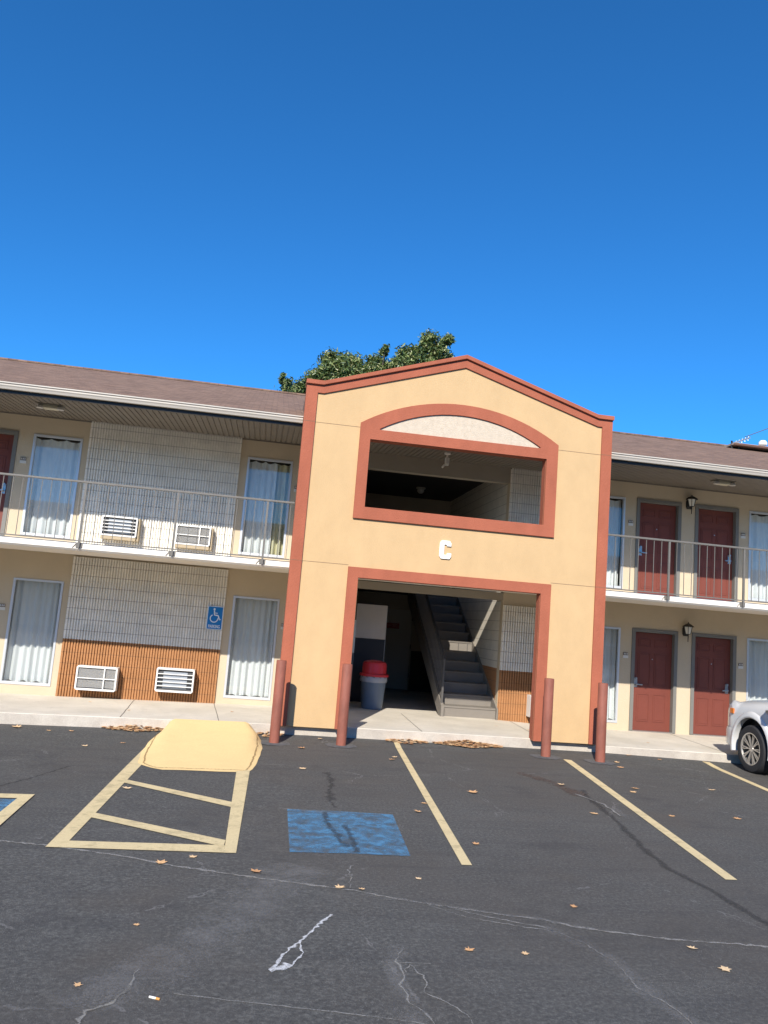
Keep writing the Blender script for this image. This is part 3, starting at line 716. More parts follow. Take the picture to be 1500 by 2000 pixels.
# letter C
def cshape(x, z, w_, h):
    P = [(1, .70), (1, .86), (.86, 1), (.16, 1), (0, .86), (0, .14), (.16, 0), (.90, 0), (1.04, .14), (1.04, .32), (.66, .32), (.66, .22), (.40, .22), (.40, .78), (.62, .78), (.62, .70)]
    return [(x+a*w_, z+b*h) for a, b in P]
m = MB(); m.prism(cshape(2.945, 3.045, .20, .31), [], -.028, -.001); W(m, 'letter_c', mat('sign_letter_white', (.85, .84, .80), .5), por, bevel=.004)

# ------------------------------------------------------------------ staircase in the hall
st = empty('staircase', (4.35, 2.6, .16), 'straight grey painted staircase with slim railing inside the portico', 'staircase')
n = 13; rise = (2.84-.16)/n; run = .345; X0, X1 = 3.83, 4.90
for k in range(n):
    y = 2.58+run*k; z = .16+rise*k; m = MB()
    m.box(X0, X1, y+.015, y+.04, z+.001, z+rise-.035)
    rr = W(m, 'riser', STEP, st)
    if k < n-1:
        m = MB(); m.box(X0, X1, y, y+run+.02, z+rise-.035, z+rise); W(m, 'tread', STEP, st, bevel=.004)
m = MB()
for k in range(5): xx = X0+.12+k*.21; m.box(xx, xx+.014, 2.58+run*6+.008, 2.58+run*6+.0145, .16+rise*6+.005, .16+rise*7-.04)
W(m, 'riser_shade_bar', STRG, st)  # added dark bars imitate the broken sunlight across this riser
sl = rise/run
for x, mt in ((3.765, STEP), (4.90, STEP)):
    ya, yb = 2.50, 6.95; za = .16; f = lambda y: .16+rise+(y-2.58)*sl
    m = MB(); xa = x; xb = x+(.06 if x < 4 else .028)
    m.prism([(ya, za), (ya+.22, za), (yb, f(yb)-.48), (yb, f(yb)+.04), (ya, f(ya)+.04)], [], xa, xb, ax='x')
    W(m, 'stringer', mt, st)
m = MB(); hx = 3.79
f = lambda y: .16+rise+(y-2.58)*sl+.90
m.obox((hx, 2.60, f(2.60)-.02), (hx, 6.9, f(6.9)), .045, .05); m.obox((hx, 2.6, f(2.6)-.80), (hx, 6.9, f(6.9)-.80), .03, .03)
hr = W(m, 'handrail', STRG, st)
m = MB(); m.box(hx-.02, hx+.02, 2.585, 2.625, .17, f(2.6)); W(m, 'newel_post', STRG, st)
for k in range(33):
    y = 2.74+k*.128; m = MB(); m.box(hx-.007, hx+.007, y-.007, y+.007, f(y)-.80, f(y)-.02); W(m, 'baluster', STRG, st)
# ------------------------------------------------------------------ railings
RSP = .1486
def railing(xa, xb, posts, label, xe0=True):
    root = empty('balcony_railing', ((xa+xb)/2, .27, 2.78), label, 'railing')
    y = .267
    m = MB(); m.box(xa, xb, y-.02, y+.02, 3.760, 3.793); W(m, 'top_rail', RAIL, root, bevel=.005)
    m = MB(); m.box(xa, xb, y-.012, y+.012, 2.805, 2.824); W(m, 'bottom_rail', RAIL, root)
    k0 = posts[0]; n0 = int((xa-k0)/RSP); 
    x = k0+n0*RSP
    while x < xb:
        if x > xa+.02 and min(abs(x-p_) for p_ in posts) > .04:
            m = MB(); m.box(x-.005, x+.005, y-.005, y+.005, 2.826, 3.758); W(m, 'baluster', RAIL, root)
        x += RSP
    for p_ in posts:
        m = MB(); m.box(p_-.0165, p_+.0165, y-.0165, y+.0165, 2.70, 3.758); m.box(p_-.05, p_+.05, y+.018, .299, 2.705, 2.775)
        m.tube((p_-.10, y+.026, 2.70), (p_-.045, y+.026, 2.77), .006, n=8); W(m, 'post', RAIL, root)
railing(-9.2, .455, [-8.82+1.4712*k for k in range(7)], 'grey steel balcony railing left of the portico')
railing(5.945, 14, [7.26-1.476, 7.26, 8.736, 10.21, 11.69, 13.16][1:], 'grey steel balcony railing right of the portico')

# ------------------------------------------------------------------ air conditioners
def ac(kind):
    """local: centre bottom of the face at origin, wall at y=+.25"""
    w_, h = .76, .44
    root = bpy.data.objects.new('air_conditioner', None); COL.objects.link(root)
    m = MB()
    m.prism([(-w_/2, .03), (-w_/2+.03, 0), (w_/2-.03, 0), (w_/2, .03), (w_/2, h-.03), (w_/2-.03, h), (-w_/2+.03, h), (-w_/2, h-.03)], [rect(-w_/2+.032, w_/2-.032, .036, h-.036)], 0, .035)
    m.prism(rect(-w_/2+.008, w_/2-.008, .008, h-.008), [rect(-w_/2+.02, w_/2-.02, .02, h-.02)], .035, .25)
    m.build('housing', ACW, root, bevel=.004)
    m = MB(); m.box(-w_/2+.021, w_/2-.021, .05, .07, .021, h-.021); m.build('coil', ACD, root)
    m = MB()
    if kind == 'cross':
        m.box(.13, .152, -.004, .03, .036, h-.036); m.box(-w_/2+.032, w_/2-.032, -.003, .03, h/2-.009, h/2+.009)
        for k in range(26): z = .06+k*(h-.12)/25; m.box(-w_/2+.032, w_/2-.032, .03, .04, z-.0016, z+.0016)
    else:
        for k in range(4): z = .11+k*.073; m.box(-w_/2+.032, w_/2-.032, -.004, .02, z-.0075, z+.0075)
        m.mat(1).box(-w_/2+.14, w_/2-.14, .038, .048, .07, h-.07).mat(0)
    m.build('grille', [ACW, ACM], root)
    return root
p1 = ac('cross'); p2 = ac('bars')
def place(root, loc, sc, label):
    root.location = loc; root.scale = (sc, 1, sc if sc < .9 else 1); tag(root, label, 'air conditioner', 'through-wall air conditioners')
sleeve = []
place(p1, (-2.77, 2.30, .245), .955, 'lower left air conditioner with a cross-barred white grille in orange blocks')
place(p2, (-1.37, 2.30, .305), .91, 'lower air conditioner with horizontal bars, below the wheelchair sign side')
c = copytree(p2); place(c, (-2.70, 2.30, 3.095), .86, 'upper left air conditioner with horizontal bars above a tan sleeve')
c2 = copytree(p1); place(c2, (-1.335, 2.30, 3.055), .86, 'upper air conditioner with a cross-barred grille behind the railing')
c3 = copytree(p1); place(c3, (5.87, 2.30, .26), .92, 'air conditioner half hidden by the portico right jamb')
for r_ in (c, c2):
    m = MB(); m.box(-.37, .37, .012, .25, -.07, -.002); m.build('sleeve', TAN, r_)
    m = MB(); m.box(.385, .42, .05, .25, -.07, .43); m.build('side_cover', TAN, r_)

# ------------------------------------------------------------------ wall lanterns and ceiling lights
def lantern(loc, label):
    root = empty('wall_lantern', loc, label, 'wall lamp', 'black wall lanterns between the doors')
    m = MB(); m.lathe([(.045, -.09), (.062, -.06), (.062, .06), (.045, .09)], (0, -.01, -.02), 16, 'z'); m.box(-.045, .045, -.03, 0, -.12, .06)
    m.build('back_plate', BLK, root)
    m = MB(); m.obox((0, -.02, -.06), (0, -.13, -.115), .02, .02); m.tube((0, -.13, -.24), (0, -.13, -.08), .007, .013, 8); m.lathe([(.03, -.085), (.055, -.075)], (0, -.13, 0), 6); m.build('arm', BLK, root)
    m = MB(); m.lathe([(.052, -.075), (.085, .075)], (0, -.13, 0), 6, capb=True, capt=True); m.build('lamp_glass', GLASSW, root)
    m = MB(); m.lathe([(.135, .072), (.13, .082), (.085, .115), (.03, .142), (.012, .15), (.012, .17)], (0, -.13, 0), 6)
    for k in range(6): t = k*math.pi/3; m.tube((.056*math.cos(t), -.13+.056*math.sin(t), -.075), (.089*math.cos(t), -.13+.089*math.sin(t), .074), .006, n=6)
    m.build('cap', BLK, root)
    return root
l1 = lantern((8.93, WY, 4.94), 'black lantern on the upper wall between the two red doors')
l2 = copytree(l1, loc=(8.93, WY, 2.235)); l2['label'] = 'black lantern on the ground floor wall between the two red doors'
def soffit_light(loc, label):
    root = empty('soffit_light', loc, label, 'ceiling light', 'soffit lights under the eaves')
    m = MB(); m.box(-.20, .20, -.11, .11, -.025, 0); m.build('base_plate', mat('light_base', (.20, .18, .14), .5), root)
    m = MB(); m.box(-.125, .125, -.075, .075, -.085, -.026); m.build('diffuser', mat('light_diffuser', (.55, .50, .36), .4), root, bevel=.012)
    for s in (-1, 1):
        m = MB(); m.lathe([(.03, 0), (.055, -.02), (.06, -.06)], (s*.17, -.05, -.03), 14); m.build('lamp_head', mat('light_head', (.5, .47, .42), .4), root)
    return root
s1 = soffit_light((-3.87, 1.10, 5.186), 'pale soffit light under the left eave above the curtained window')
s2 = copytree(s1, loc=(8.80, 1.10, 5.186)); s2['label'] = 'pale soffit light under the right eave above the red doors'
root = empty('hanging_light', (3.31, 1.5, 5.212), 'small bracket light hanging in the portico window opening', 'ceiling light')
m = MB(); m.lathe([(.06, 0), (.06, -.03), (.02, -.04)], (0, 0, 0), 14); m.tube((0, 0, -.03), (0, 0, -.09), .015); m.build('base', WHITE, root)
m = MB(); m.lathe([(.03, -.09), (.045, -.11), (.045, -.22), (.03, -.25)], (0, 0, 0), 14); m.build('jar', GLASSW, root)
m = MB(); m.obox((-.045, 0, -.24), (-.09, -.02, -.30), .03, .03); m.build('clip', WHITE, root)
root = empty('hall_ceiling_light', (3.75, 6.2, 5.30), 'small round light on the dark hall ceiling upstairs', 'ceiling light')
m = MB(); m.lathe([(.12, 0), (.12, -.03), (.05, -.04)], (0, 0, 0), 18); m.build('base', mat('old_white', (.30, .29, .27), .6), root)
m = MB(); m.lathe([(.08, -.04), (.09, -.09), (.05, -.14)], (0, 0, 0), 18); m.build('globe', mat('dim_globe', (.33, .33, .32), .3), root)

# ------------------------------------------------------------------ bollards
def bollard():
    root = bpy.data.objects.new('bollard', None); COL.objects.link(root)
    m = MB(); m.lathe([(.078, -.15), (.078, 1.235), (.072, 1.243), (0.001, 1.246)], n=28); m.build('post', BOLL, root, smooth=True)
    rn = random.Random(3); pts = []; m = MB(); vs = [(0, 0, .012)]; at = [1]
    for i in range(28):
        t = 2*math.pi*i/28; r_ = .25+rn.uniform(-.025, .025); vs.append((r_*math.cos(t), r_*math.sin(t), .006))
    m.add(vs, [(0, i+1, (i+1) % 28+1) for i in range(28)]); m.build('footing', mat('footing_concrete', (.10, .10, .10), .9, var=.3, vscale=12), root)
    return root
b0 = bollard()
BL = [((.455, -.62), 'terracotta bollard at the left foot of the portico, beside the yellow ramp'), ((1.485, -.57), 'terracotta bollard left of the stair opening'),
      ((4.81, -.53), 'terracotta bollard right of the stair opening'), ((5.64, -.75), 'terracotta bollard at the right foot of the portico')]
for i, ((x, y), lb) in enumerate(BL):
    r_ = b0 if i == 0 else copytree(b0)
    r_.location = (x, y, g(x, y)); tag(r_, lb, 'bollard', 'terracotta steel bollards before the portico')

# ------------------------------------------------------------------ hall contents
root = empty('trash_can', (2.47, 3.1, .162), 'round grey-blue trash can with red dome lid and bag', 'trash can')
m = MB(); m.lathe([(.205, 0), (.215, .02), (.255, .60), (.265, .62), (.265, .64)], n=36); m.build('body', CANB, root, smooth=True)
m = MB(); n_ = 36; rows = []
for h, rr_ in ((.65, .262), (.60, .275), (.565, .272), (.53, .263)):
    rows.append([((rr_+.006*math.sin(i*2.1+h*30))*math.cos(2*math.pi*i/n_), (rr_+.006*math.sin(i*2.1+h*30))*math.sin(2*math.pi*i/n_), h+(.02*math.sin(i*1.3) if h < .52 else 0)) for i in range(n_+1)])
m.quadgrid(rows); m.build('bag', BAG, root, smooth=True)
m = MB(); m.lathe([(.295, .645), (.30, .665), (.29, .69), (.25, .70), (.243, .89), (.225, .925), (.17, .945), (.09, .96), (.02, .963)], n=36); m.build('lid', CANR, root, smooth=True)
root = empty('vending_machine', (2.48, 4.2, .162), 'dark vending machine with a pale blank upper panel', 'vending machine')
m = MB(); m.box(-.36, .36, 0, .7, .05, 2.12); m.box(-.33, .33, .03, .67, 0, .05); m.build('cabinet', VEND, root, bevel=.01)
m = MB(); m.box(-.34, .34, -.03, -.001, 1.36, 2.10); m.build('upper_panel', VPAN, root, bevel=.012)
m = MB(); m.box(-.34, -.32, -.02, -.001, .1, 1.34); m.box(.33, .345, -.02, -.001, .1, 1.34); m.build('door_edge', mat('vend_edge', (.25, .25, .26), .4, metal=.5), root)
m = MB(); m.box(1.935, 2.02, 3.05, 3.11, 1.24, 1.90); nb = m.build('notice_panel', mat('pale_blue_white', (.55, .62, .66), .5), bevel=.006); tag(nb, 'pale notice panel at the left wall of the stair hall', 'notice board')
root = empty('door_notice_sign', (3.60, 7.92, 1.82), 'small red sign with pale lines on the hall rear door', 'sign')
m = MB(); m.box(-.19, .17, -.012, 0, -.07, .07); m.build('plate', SIGNR, root)
m = MB()
for z, a, b in ((.035, -.02, .12), (.008, -.15, -.04), (.0, .0, .13), (-.03, -.01, .13)): m.box(a, b, -.015, -.0125, z-.006, z+.006)
m.build('lettering', mat('sign_pale_red', (.45, .22, .2), .5), root)

# ------------------------------------------------------------------ wheelchair parking sign
root = empty('accessible_parking_sign', (-.775, 2.53, 1.725), 'blue and white wheelchair PARKING sign on the cream blocks', 'sign')
w_, h = .295, .445
def rrect(w_, h, r_, n=5):
    P = []
    for cx, cz, a0 in ((w_/2-r_, h/2-r_, 0), (-w_/2+r_, h/2-r_, 90), (-w_/2+r_, -h/2+r_, 180), (w_/2-r_, -h/2+r_, 270)):
        for i in range(n+1): t = R(a0+90*i/n); P.append((cx+r_*math.cos(t), cz+r_*math.sin(t)))
    return P
m = MB(); m.prism(rrect(w_, h, .025), [], 0, .004); m.build('plate', SIGNW, root)
m = MB(); m.prism(rrect(w_-.022, h-.022, .018), [], -.002, -.0002); m.build('blue_field', SIGNB, root)
m = MB(); cy_ = -.0045
def ring(cx, cz, r0_, r1_, a0, a1, n=26):
    P = [(cx+r1_*math.cos(R(a0+(a1-a0)*i/n)), cz+r1_*math.sin(R(a0+(a1-a0)*i/n))) for i in range(n+1)]+[(cx+r0_*math.cos(R(a1+(a0-a1)*i/n)), cz+r0_*math.sin(R(a1+(a0-a1)*i/n))) for i in range(n+1)]
    return P
m.prism([(-.022+.020*math.cos(R(20*i)), .165+.020*math.sin(R(20*i))) for i in range(18)], [], cy_, -.0022)
m.prism(ring(-.015, -.01, .062, .080, 118, 365), [], cy_, -.0022)
for p_, q_, t_ in (((-.022, .143), (-.012, .055), .022), ((-.018, .095), (.045, .092), .014), ((-.014, .055), (.055, .050), .022), ((.055, .055), (.088, -.03), .022), ((.082, -.032), (.112, -.020), .016)):
    a = Vector(p_); b = Vector(q_); d = (b-a).normalized(); s_ = Vector((-d.y, d.x))*t_/2
    m.prism([tuple(a-s_), tuple(b-s_), tuple(b+s_), tuple(a+s_)], [], cy_-.0003, -.0024)
m.build('wheelchair_symbol', SIGNW, root)
tx = bpy.data.curves.new('parking_text', 'FONT'); tx.body = 'PARKING'; tx.size = .068; tx.align_x = 'CENTER'; tx.align_y = 'CENTER'; tx.extrude = .001; tx.offset = .0012
to = bpy.data.objects.new('tmp', tx); COL.objects.link(to); dg = bpy.context.evaluated_depsgraph_get(); me = bpy.data.meshes.new_from_object(to.evaluated_get(dg)); bpy.data.objects.remove(to)
me.materials.clear(); me.materials.append(SIGNW)
to = bpy.data.objects.new('lettering', me); COL.objects.link(to); to.parent = root; to.location = (0, -.0045, -.165); to.rotation_euler = (R(90), 0, 0); to.scale = (.78, 1.25, 1)

# ------------------------------------------------------------------ rooftop items at the right
rz = lambda y: 5.275+(y-.18)*RS
root = empty('rooftop_platform', (14.25, 6.3, rz(6.3)+.0), 'long low rooftop platform beside the antenna', 'rooftop platform')
m = MB(); m.box(-2.1, 4.5, -.25, .25, .05, .10); m.build('deck', mat('weathered_wood', (.38, .30, .24), .8, var=.15), root)
m = MB(); m.box(-2.1, 4.5, -.27, -.251, .035, .085); m.build('edge_board', mat('dark_red_brown', (.13, .065, .045), .7), root)
m = MB()
for k in range(6): m.box(-1.9+k*1.2, -1.84+k*1.2, -.1, .2, -.06, .05)
m.build('foot', BLK, root)
root = empty('rooftop_antenna', (12.2, 6.2, rz(6.2)+.14), 'small silver antenna on the right roof edge', 'antenna')
m = MB(); m.tube((-.03, 0, -.2), (-.03, 0, .07), .025); m.build('mast', BLK, root)
m = MB(); m.obox((0, 0, .0), (.50, 0, .22), .035, .05); m.build('boom', CHROME, root)
m = MB()
for k in range(5): x = .08+k*.09; z = .03+k*.04; m.obox((x, -.10, z), (x+.02, .10, z+.04), .010, .010); m.tube((x, 0, z-.06), (x+.02, 0, z+.05), .007, n=6)
m.build('element', CHROME, root)
root = empty('vent_cap', (13.15, 6.3, rz(6.3)+.12), 'small white vent cap on the rooftop platform', 'vent')
m = MB(); m.lathe([(.05, 0), (.05, .06), (.11, .07), (.11, .14), (.07, .19), (.01, .20)], n=20); m.build('cowl', WHITE, root, smooth=True)
m = MB(); P0 = Vector((12.62, 6.3, rz(6.3)+.36)); P1 = Vector((20, 8.6, 12.6)); prev = P0
for k in range(1, 21):
    t = k/20; q = P0.lerp(P1, t); q.z -= .5*math.sin(math.pi*t); m.tube(prev, q, .012, n=6, caps=False); prev = q
cb = m.build('overhead_cable', mat('cable_grey', (.10, .12, .15), .6)); tag(cb, 'thin overhead cable rising from the rooftop antenna', 'cable')

# ------------------------------------------------------------------ tree behind
tr = empty('broadleaf_tree', (3.6, 18.5, 0), 'dark green broadleaf tree showing above the roof', 'tree')
m = MB(); rt_ = random.Random(11)
BLB = [(0.28, 11.0, 0.24), (0.09, 11.25, 0.16), (0.71, 10.76, 0.36), (1.12, 10.75, 0.3), (1.92, 12.24, 0.44), (2.25, 11.96, 0.5), (1.57, 11.44, 0.5), (2.86, 12.26, 0.44), (3.12, 11.64, 0.56), (3.78, 12.59, 0.36), (4.08, 12.85, 0.2), (3.94, 11.96, 0.44), (4.55, 12.26, 0.32), (4.94, 12.75, 0.4), (5.76, 13.36, 0.4), (6.2, 13.25, 0.36), (6.61, 13.57, 0.24), (5.92, 12.66, 0.56), (5.19, 12.34, 0.44), (6.7, 12.87, 0.24), (2.31, 11.32, 0.5), (2.6, 11.6, .5), (3.5, 12.0, .5), (4.3, 12.2, .42), (1.3, 11.2, .45), (5.3, 12.9, .4), (4.7, 12.0, .5), (3.0, 11.2, .6), (4.0, 11.6, .5), (5.5, 12.3, .6), (6.4, 12.9, .42)]
m.tube((3.6, 18.5, -.1), (3.5, 18.6, 5.5), .42, .30, 14); m.tube((3.5, 18.6, 5.4), (3.8, 18.7, 9), .30, .20, 12)
fork = Vector((3.8, 18.7, 8.9))
for x, z, r_ in BLB:
    q = Vector((x, 18+rt_.uniform(-.5, .8), z)); mid = fork.lerp(q, .55)+Vector((0, 0, -.35)); m.tube(fork, mid, .09, .05, 8); m.tube(mid, q, .05, .015, 6)
W(m, 'trunk', BARK, tr)
m = MB(); extra = []
for k in range(34):   # lower crown, mostly hidden behind the roof
    extra.append((rt_.uniform(-.3, 7.2), rt_.uniform(7.8, 10.2), rt_.uniform(.5, .95)))
def leafball(x, y, z, r_, n):
    for _ in range(n):
        while True:
            d = Vector((rt_.uniform(-1, 1), rt_.uniform(-1, 1), rt_.uniform(-1, 1)))
            if d.length < 1: break
        d = d*(.45+.8*rt_.random()); c = Vector((x, y, z))+d*r_*1.12
        s = rt_.uniform(.035, .078); nrm = (d*.6+Vector((rt_.gauss(0, .6), rt_.gauss(0, .6), rt_.gauss(.5, .6)))).normalized()
        a = nrm.cross(Vector((rt_.gauss(0, 1), rt_.gauss(0, 1), rt_.gauss(0, 1)))).normalized(); b = nrm.cross(a)
        tone = min(1, max(0, rt_.gauss(.42, .24)))
        m.add([c-a*s*1.5, c-b*s*.5+nrm*s*.12, c+a*s*1.5, c+b*s*.5+nrm*s*.12], [(0, 1, 2, 3)], [tone]*4)
for x, z, r_ in BLB:
    for k in range(5):
        leafball(x+rt_.uniform(-.5, .5)*r_*.9, 18+rt_.uniform(-.7, .9), z+rt_.uniform(-.6, .35)*r_, r_*.72, int(210*(r_/.4)**1.7)+50)
for x, z, r_ in extra: leafball(x, 18.6+rt_.uniform(-1.5, 1.5), z, r_, 150)
W(m, 'crown', FOLI, tr, attr='tone')

# ------------------------------------------------------------------ fallen leaves and litter
def leafmesh(m, c, s, rz_, rnd, tone):
    out = []
    lob = [(0, -.9), (.28, -.45), (.75, -.35), (.42, .0), (.85, .35), (.35, .38), (0, 1.0), (-.35, .38), (-.85, .35), (-.42, .0), (-.75, -.35), (-.28, -.45)]
    ca, sa = math.cos(rz_), math.sin(rz_); cu = rnd.uniform(.1, .5); tl = rnd.uniform(-.3, .3)
    vs = [(c[0], c[1], c[2]+s*.12)]
    for x, y in lob:
        x *= rnd.uniform(.8, 1.1); y *= rnd.uniform(.85, 1.1); z = cu*(x*x*.7+y*y*.35)+tl*x*.3+abs(tl)*.3
        vs.append((c[0]+s*(x*ca-y*sa), c[1]+s*(x*sa+y*ca), c[2]+s*max(0.02, z)))
    m.add(vs, [(0, i+1, (i+1) % 12+1) for i in range(12)], [tone]*13)
LV = [(-3.4, -0.1, 1.3), (-1.2, -3.87, 1), (.19, -6.64, 1.1), (-.54, -6.45, 1.1), (-.31, -6.28, .9), (.81, -6.98, .95), (.97, -7.02, .6), (-.73, -8.53, .75), (-.55, -7.71, .5), (1.46, -6.73, .75), (2.22, -5.68, .9), (1.9, -4.53, .8), (2.81, -3.42, 1.1), (1.51, -8.07, .8), (1.86, -8.11, .75), (2.53, -7.25, .85), (3.06, -7.97, .8), (3.1, -8.29, 1.1), (4.02, -4.23, .9), (5.0, -4.17, .8), (5.84, -4.15, .9), (4.25, -2.65, .9), (5.3, -2.64, .9), (2.06, -4.11, .7), (.87, -.84, 1), (.79, -2.43, 1), (-1.71, -.94, .8), (-2.16, -1.3, .8), (2.14, -1.44, .9), (6.03, -.53, 1), (6.55, -2.44, .9), (5.15, -2.89, .8), (5.87, -1.01, 1), (-2.91, -.21, .8), (-2.58, -.19, .8), (2.22, -1.22, .8), (6.5, .02, .8), (7.0, -.1, .7), (1.2, -.1, .7)]
rl = random.Random(5)
LLAB = ['small tan leaf on the asphalt at the far left, left of all others', 'small tan leaf inside the upper cell of the hatched bay', 'small tan leaf below the bottom right corner of the hatched bay', "small tan leaf below the middle of the hatched bay's bottom bar", "small tan leaf just under the hatched bay's bottom bar", 'small tan leaf on the long seam straight below the blue square', 'small tan leaf reddish and tiny, right of the seam leaf below the blue square', 'small tan leaf in the left foreground above the branching crack', 'small tan leaf tiny, alone between hatched bay and the left foreground', "small tan leaf right of the blue square's lower corner, above the seam", 'small tan leaf right of the lower end of the middle parking line', 'small tan leaf left of the middle parking line, half way along it', 'small tan leaf between the middle and the long parking line, upper part', 'small tan leaf in the foreground right of the spill trail', 'small tan leaf in the foreground middle, pale, right of two others', 'small tan leaf above the seam, below the gap between the parking lines', 'small tan leaf near the seam in the right foreground', 'small tan leaf in the far right foreground, largest and nearest', 'small tan leaf left of the long parking line near its middle', 'small tan leaf right of the long parking line near its middle', 'small tan leaf far right of the lot, half way down', 'small tan leaf close left of the upper long parking line', 'small tan leaf close right of the upper long parking line', 'small tan leaf on the upper part of the middle parking line', 'small tan leaf between the two left bollards and the lot', 'small tan leaf above the blue square, below the left bollards', 'small tan leaf left of the ramp, nearer the ramp', 'small tan leaf left of the ramp, farther down', 'small tan leaf close to the top of the middle parking line', 'small tan leaf right of the rightmost bollard', 'small tan leaf near the truck side parking line', "small tan leaf right of the long parking line's upper third", 'small tan leaf below the rightmost bollard', 'small tan leaf by the kerb at the far left, second', 'small tan leaf by the kerb at the far left, third', "small tan leaf just below the middle parking line's top end", 'small tan leaf by the kerb between bollard and truck', 'small tan leaf by the kerb nearest the truck', 'small tan leaf by the kerb between the two left bollards']
for i, (x, y, s) in enumerate(LV):
    x, y = S(x, y)
    m = MB(); leafmesh(m, (0, 0, 0), .060*s*rl.uniform(.85, 1.15)*(1.15 if y > -5 else .8), 0, rl, rl.uniform(.35, .95))
    o = m.build('fallen_leaf', LITT, attr='tone', loc=(x, y, g(x, y)+.006)); o.rotation_euler = (0, 0, rl.uniform(0, 6.28))
    tag(o, LLAB[i], 'leaf', 'loose fallen leaves on the parking lot')
for i, (x, y) in enumerate([(5.15, 1.3), (4.6, 1.5), (7.3, .9), (-1.95, 1.0), (-2.75, 1.9), (-.25, 1.4)]):
    m = MB(); leafmesh(m, (0, 0, 0), .04, 0, rl, rl.uniform(.3, .8)); o = m.build('fallen_leaf', LITT, attr='tone', loc=(x, y, wz(x)+.004)); o.rotation_euler = (0, 0, rl.uniform(0, 6.28))
    tag(o, ['small brown leaf on the sidewalk before the orange blocks of the stair opening', 'small brown leaf on the sidewalk just inside the stair opening', 'small brown leaf on the sidewalk before the red doors', 'small brown leaf on the sidewalk below the lower air conditioners', 'small brown leaf on the sidewalk at the left joint', 'small brown leaf on the sidewalk before the right curtained window'][i], 'leaf', 'loose fallen leaves on the sidewalk')
def pile(label, areas):
    m = MB()
    for x0, x1, y0, y1, n_, hh in areas:
        for _ in range(n_):
            t = rl.betavariate(1.6, 1.6); x = x0+(x1-x0)*t; e = 1-abs(2*t-1); y = y1-(y1-y0)*rl.random()**1.5*(.35+.65*e)
            leafmesh(m, (x, y, g(x, y)+.008+hh*e*rl.random()*max(0, (y-y0)/(y1-y0))), rl.uniform(.026, .05), rl.uniform(0, 6.28), rl, rl.random())
    tag(m.build('leaf_litter', LITT, attr='tone'), label, 'leaf litter', kind='stuff')
pile('heap of dry leaves against the kerb left of the ramp', [(-2.2, -1.12, -.18, .09, 260, .06)])
pile('dry leaves gathered between ramp and first bollard', [(.18, .62, -.30, .09, 60, .03)])
pile('long heap of dry leaves against the kerb under the stairs', [(3.08, 4.28, -.22, .09, 420, .08)])
pile('dry leaves scattered where the parking line meets the kerb', [(2.25, 3.0, -.22, .09, 120, .035)])
root = empty('cigarette_butt', (*S(-.32, -8.68), g(*S(-.32, -8.68))+.006), 'white and orange cigarette butt in the left foreground', 'cigarette butt', rz=R(-25))
m = MB(); m.tube((-.03, 0, 0), (.008, 0, 0), .0055, n=10); m.build('paper', BUTTW, root)
m = MB(); m.tube((.0082, 0, 0), (.03, 0, 0), .0057, n=10); m.build('filter', BUTTO, root)

# ------------------------------------------------------------------ pickup truck (nose towards the building)
TX, TY = 9.31, .22; TZ = g(8.5, -.6)
trk = empty('pickup_truck', (TX, TY, TZ), 'silver-white pickup truck parked nose-in at the right edge', 'truck')
def sect(l):
    """half section at distance l behind the nose: half width, bottom z, top z, shoulder z"""
    T = [(0, .70, .46, .86), (.03, .84, .40, 1.04), (.12, .935, .36, 1.12), (.28, .975, .34, 1.155), (.5, .99, .34, 1.18), (.9, 1.005, .34, 1.215), (1.5, 1.0, .34, 1.265), (1.7, 1.0, .34, 1.28), (3.8, 1.0, .34, 1.28), (5.6, .99, .38, 1.30), (5.85, .97, .45, 1.30)]
    for a, b in zip(T, T[1:]):
        if l <= b[0]:
            t = (l-a[0])/(b[0]-a[0]); return [a[i]+(b[i]-a[i])*t for i in range(1, 4)]
    return T[-1][1:]
ls = [0, .03, .07, .12, .2, .28, .38, .5, .62, .75, .9, 1.05, 1.2, 1.35, 1.5, 1.7, 2.2, 2.8, 3.4, 3.8, 4.2, 4.6, 5.0, 5.4, 5.6, 5.85]
m = MB(); rings = []
for l in ls:
    hw, zb, zt = sect(l); sh = zt-.20*(1 if l > .3 else .6); half = [(0, zb), (hw*.85, zb), (hw-.02, zb+.05), (hw, zb+.16), (hw*1.0, zb+(sh-zb)*.55), (hw*.995, sh-.06), (hw*.975, sh+.02), (hw*.93, sh+.09), (hw*.82, zt-.055), (hw*.6, zt-.015), (hw*.3, zt+.006), (0, zt+.01)]
    rg = [(x, -l, z) for x, z in half]+[(-x, -l, z) for x, z in half[-2:0:-1]]; rings.append(rg)
k_ = len(rings[0]); vs = [p for r_ in rings for p in r_]; fs = []
for j in range(len(rings)-1):
    for i in range(k_): fs.append((j*k_+i, j*k_+(i+1) % k_, (j+1)*k_+(i+1) % k_, (j+1)*k_+i))
fs += [tuple(range(k_)), tuple(range(len(vs)-1, len(vs)-k_-1, -1))]; m.add(vs, fs)
body = m.build('body', TRUCK, trk, smooth=True)
HUBS = (.90, 4.55)
cutters = []
for l in HUBS:
    mc = MB(); mc.lathe([(.485, -1.3), (.485, 1.3)], (0, -l, .41), 40, 'x'); co = mc.build('cut', TYRE, trk); cutters.append(co)
    bo = body.modifiers.new('arch', 'BOOLEAN'); bo.operation = 'DIFFERENCE'; bo.object = co; bo.solver = 'EXACT'
dg = bpy.context.evaluated_depsgraph_get(); dg.update(); nm = bpy.data.meshes.new_from_object(body.evaluated_get(dg)); body.modifiers.clear(); body.data = nm
nm.materials.clear(); nm.materials.append(TRUCK); nm.materials.append(TYRE)
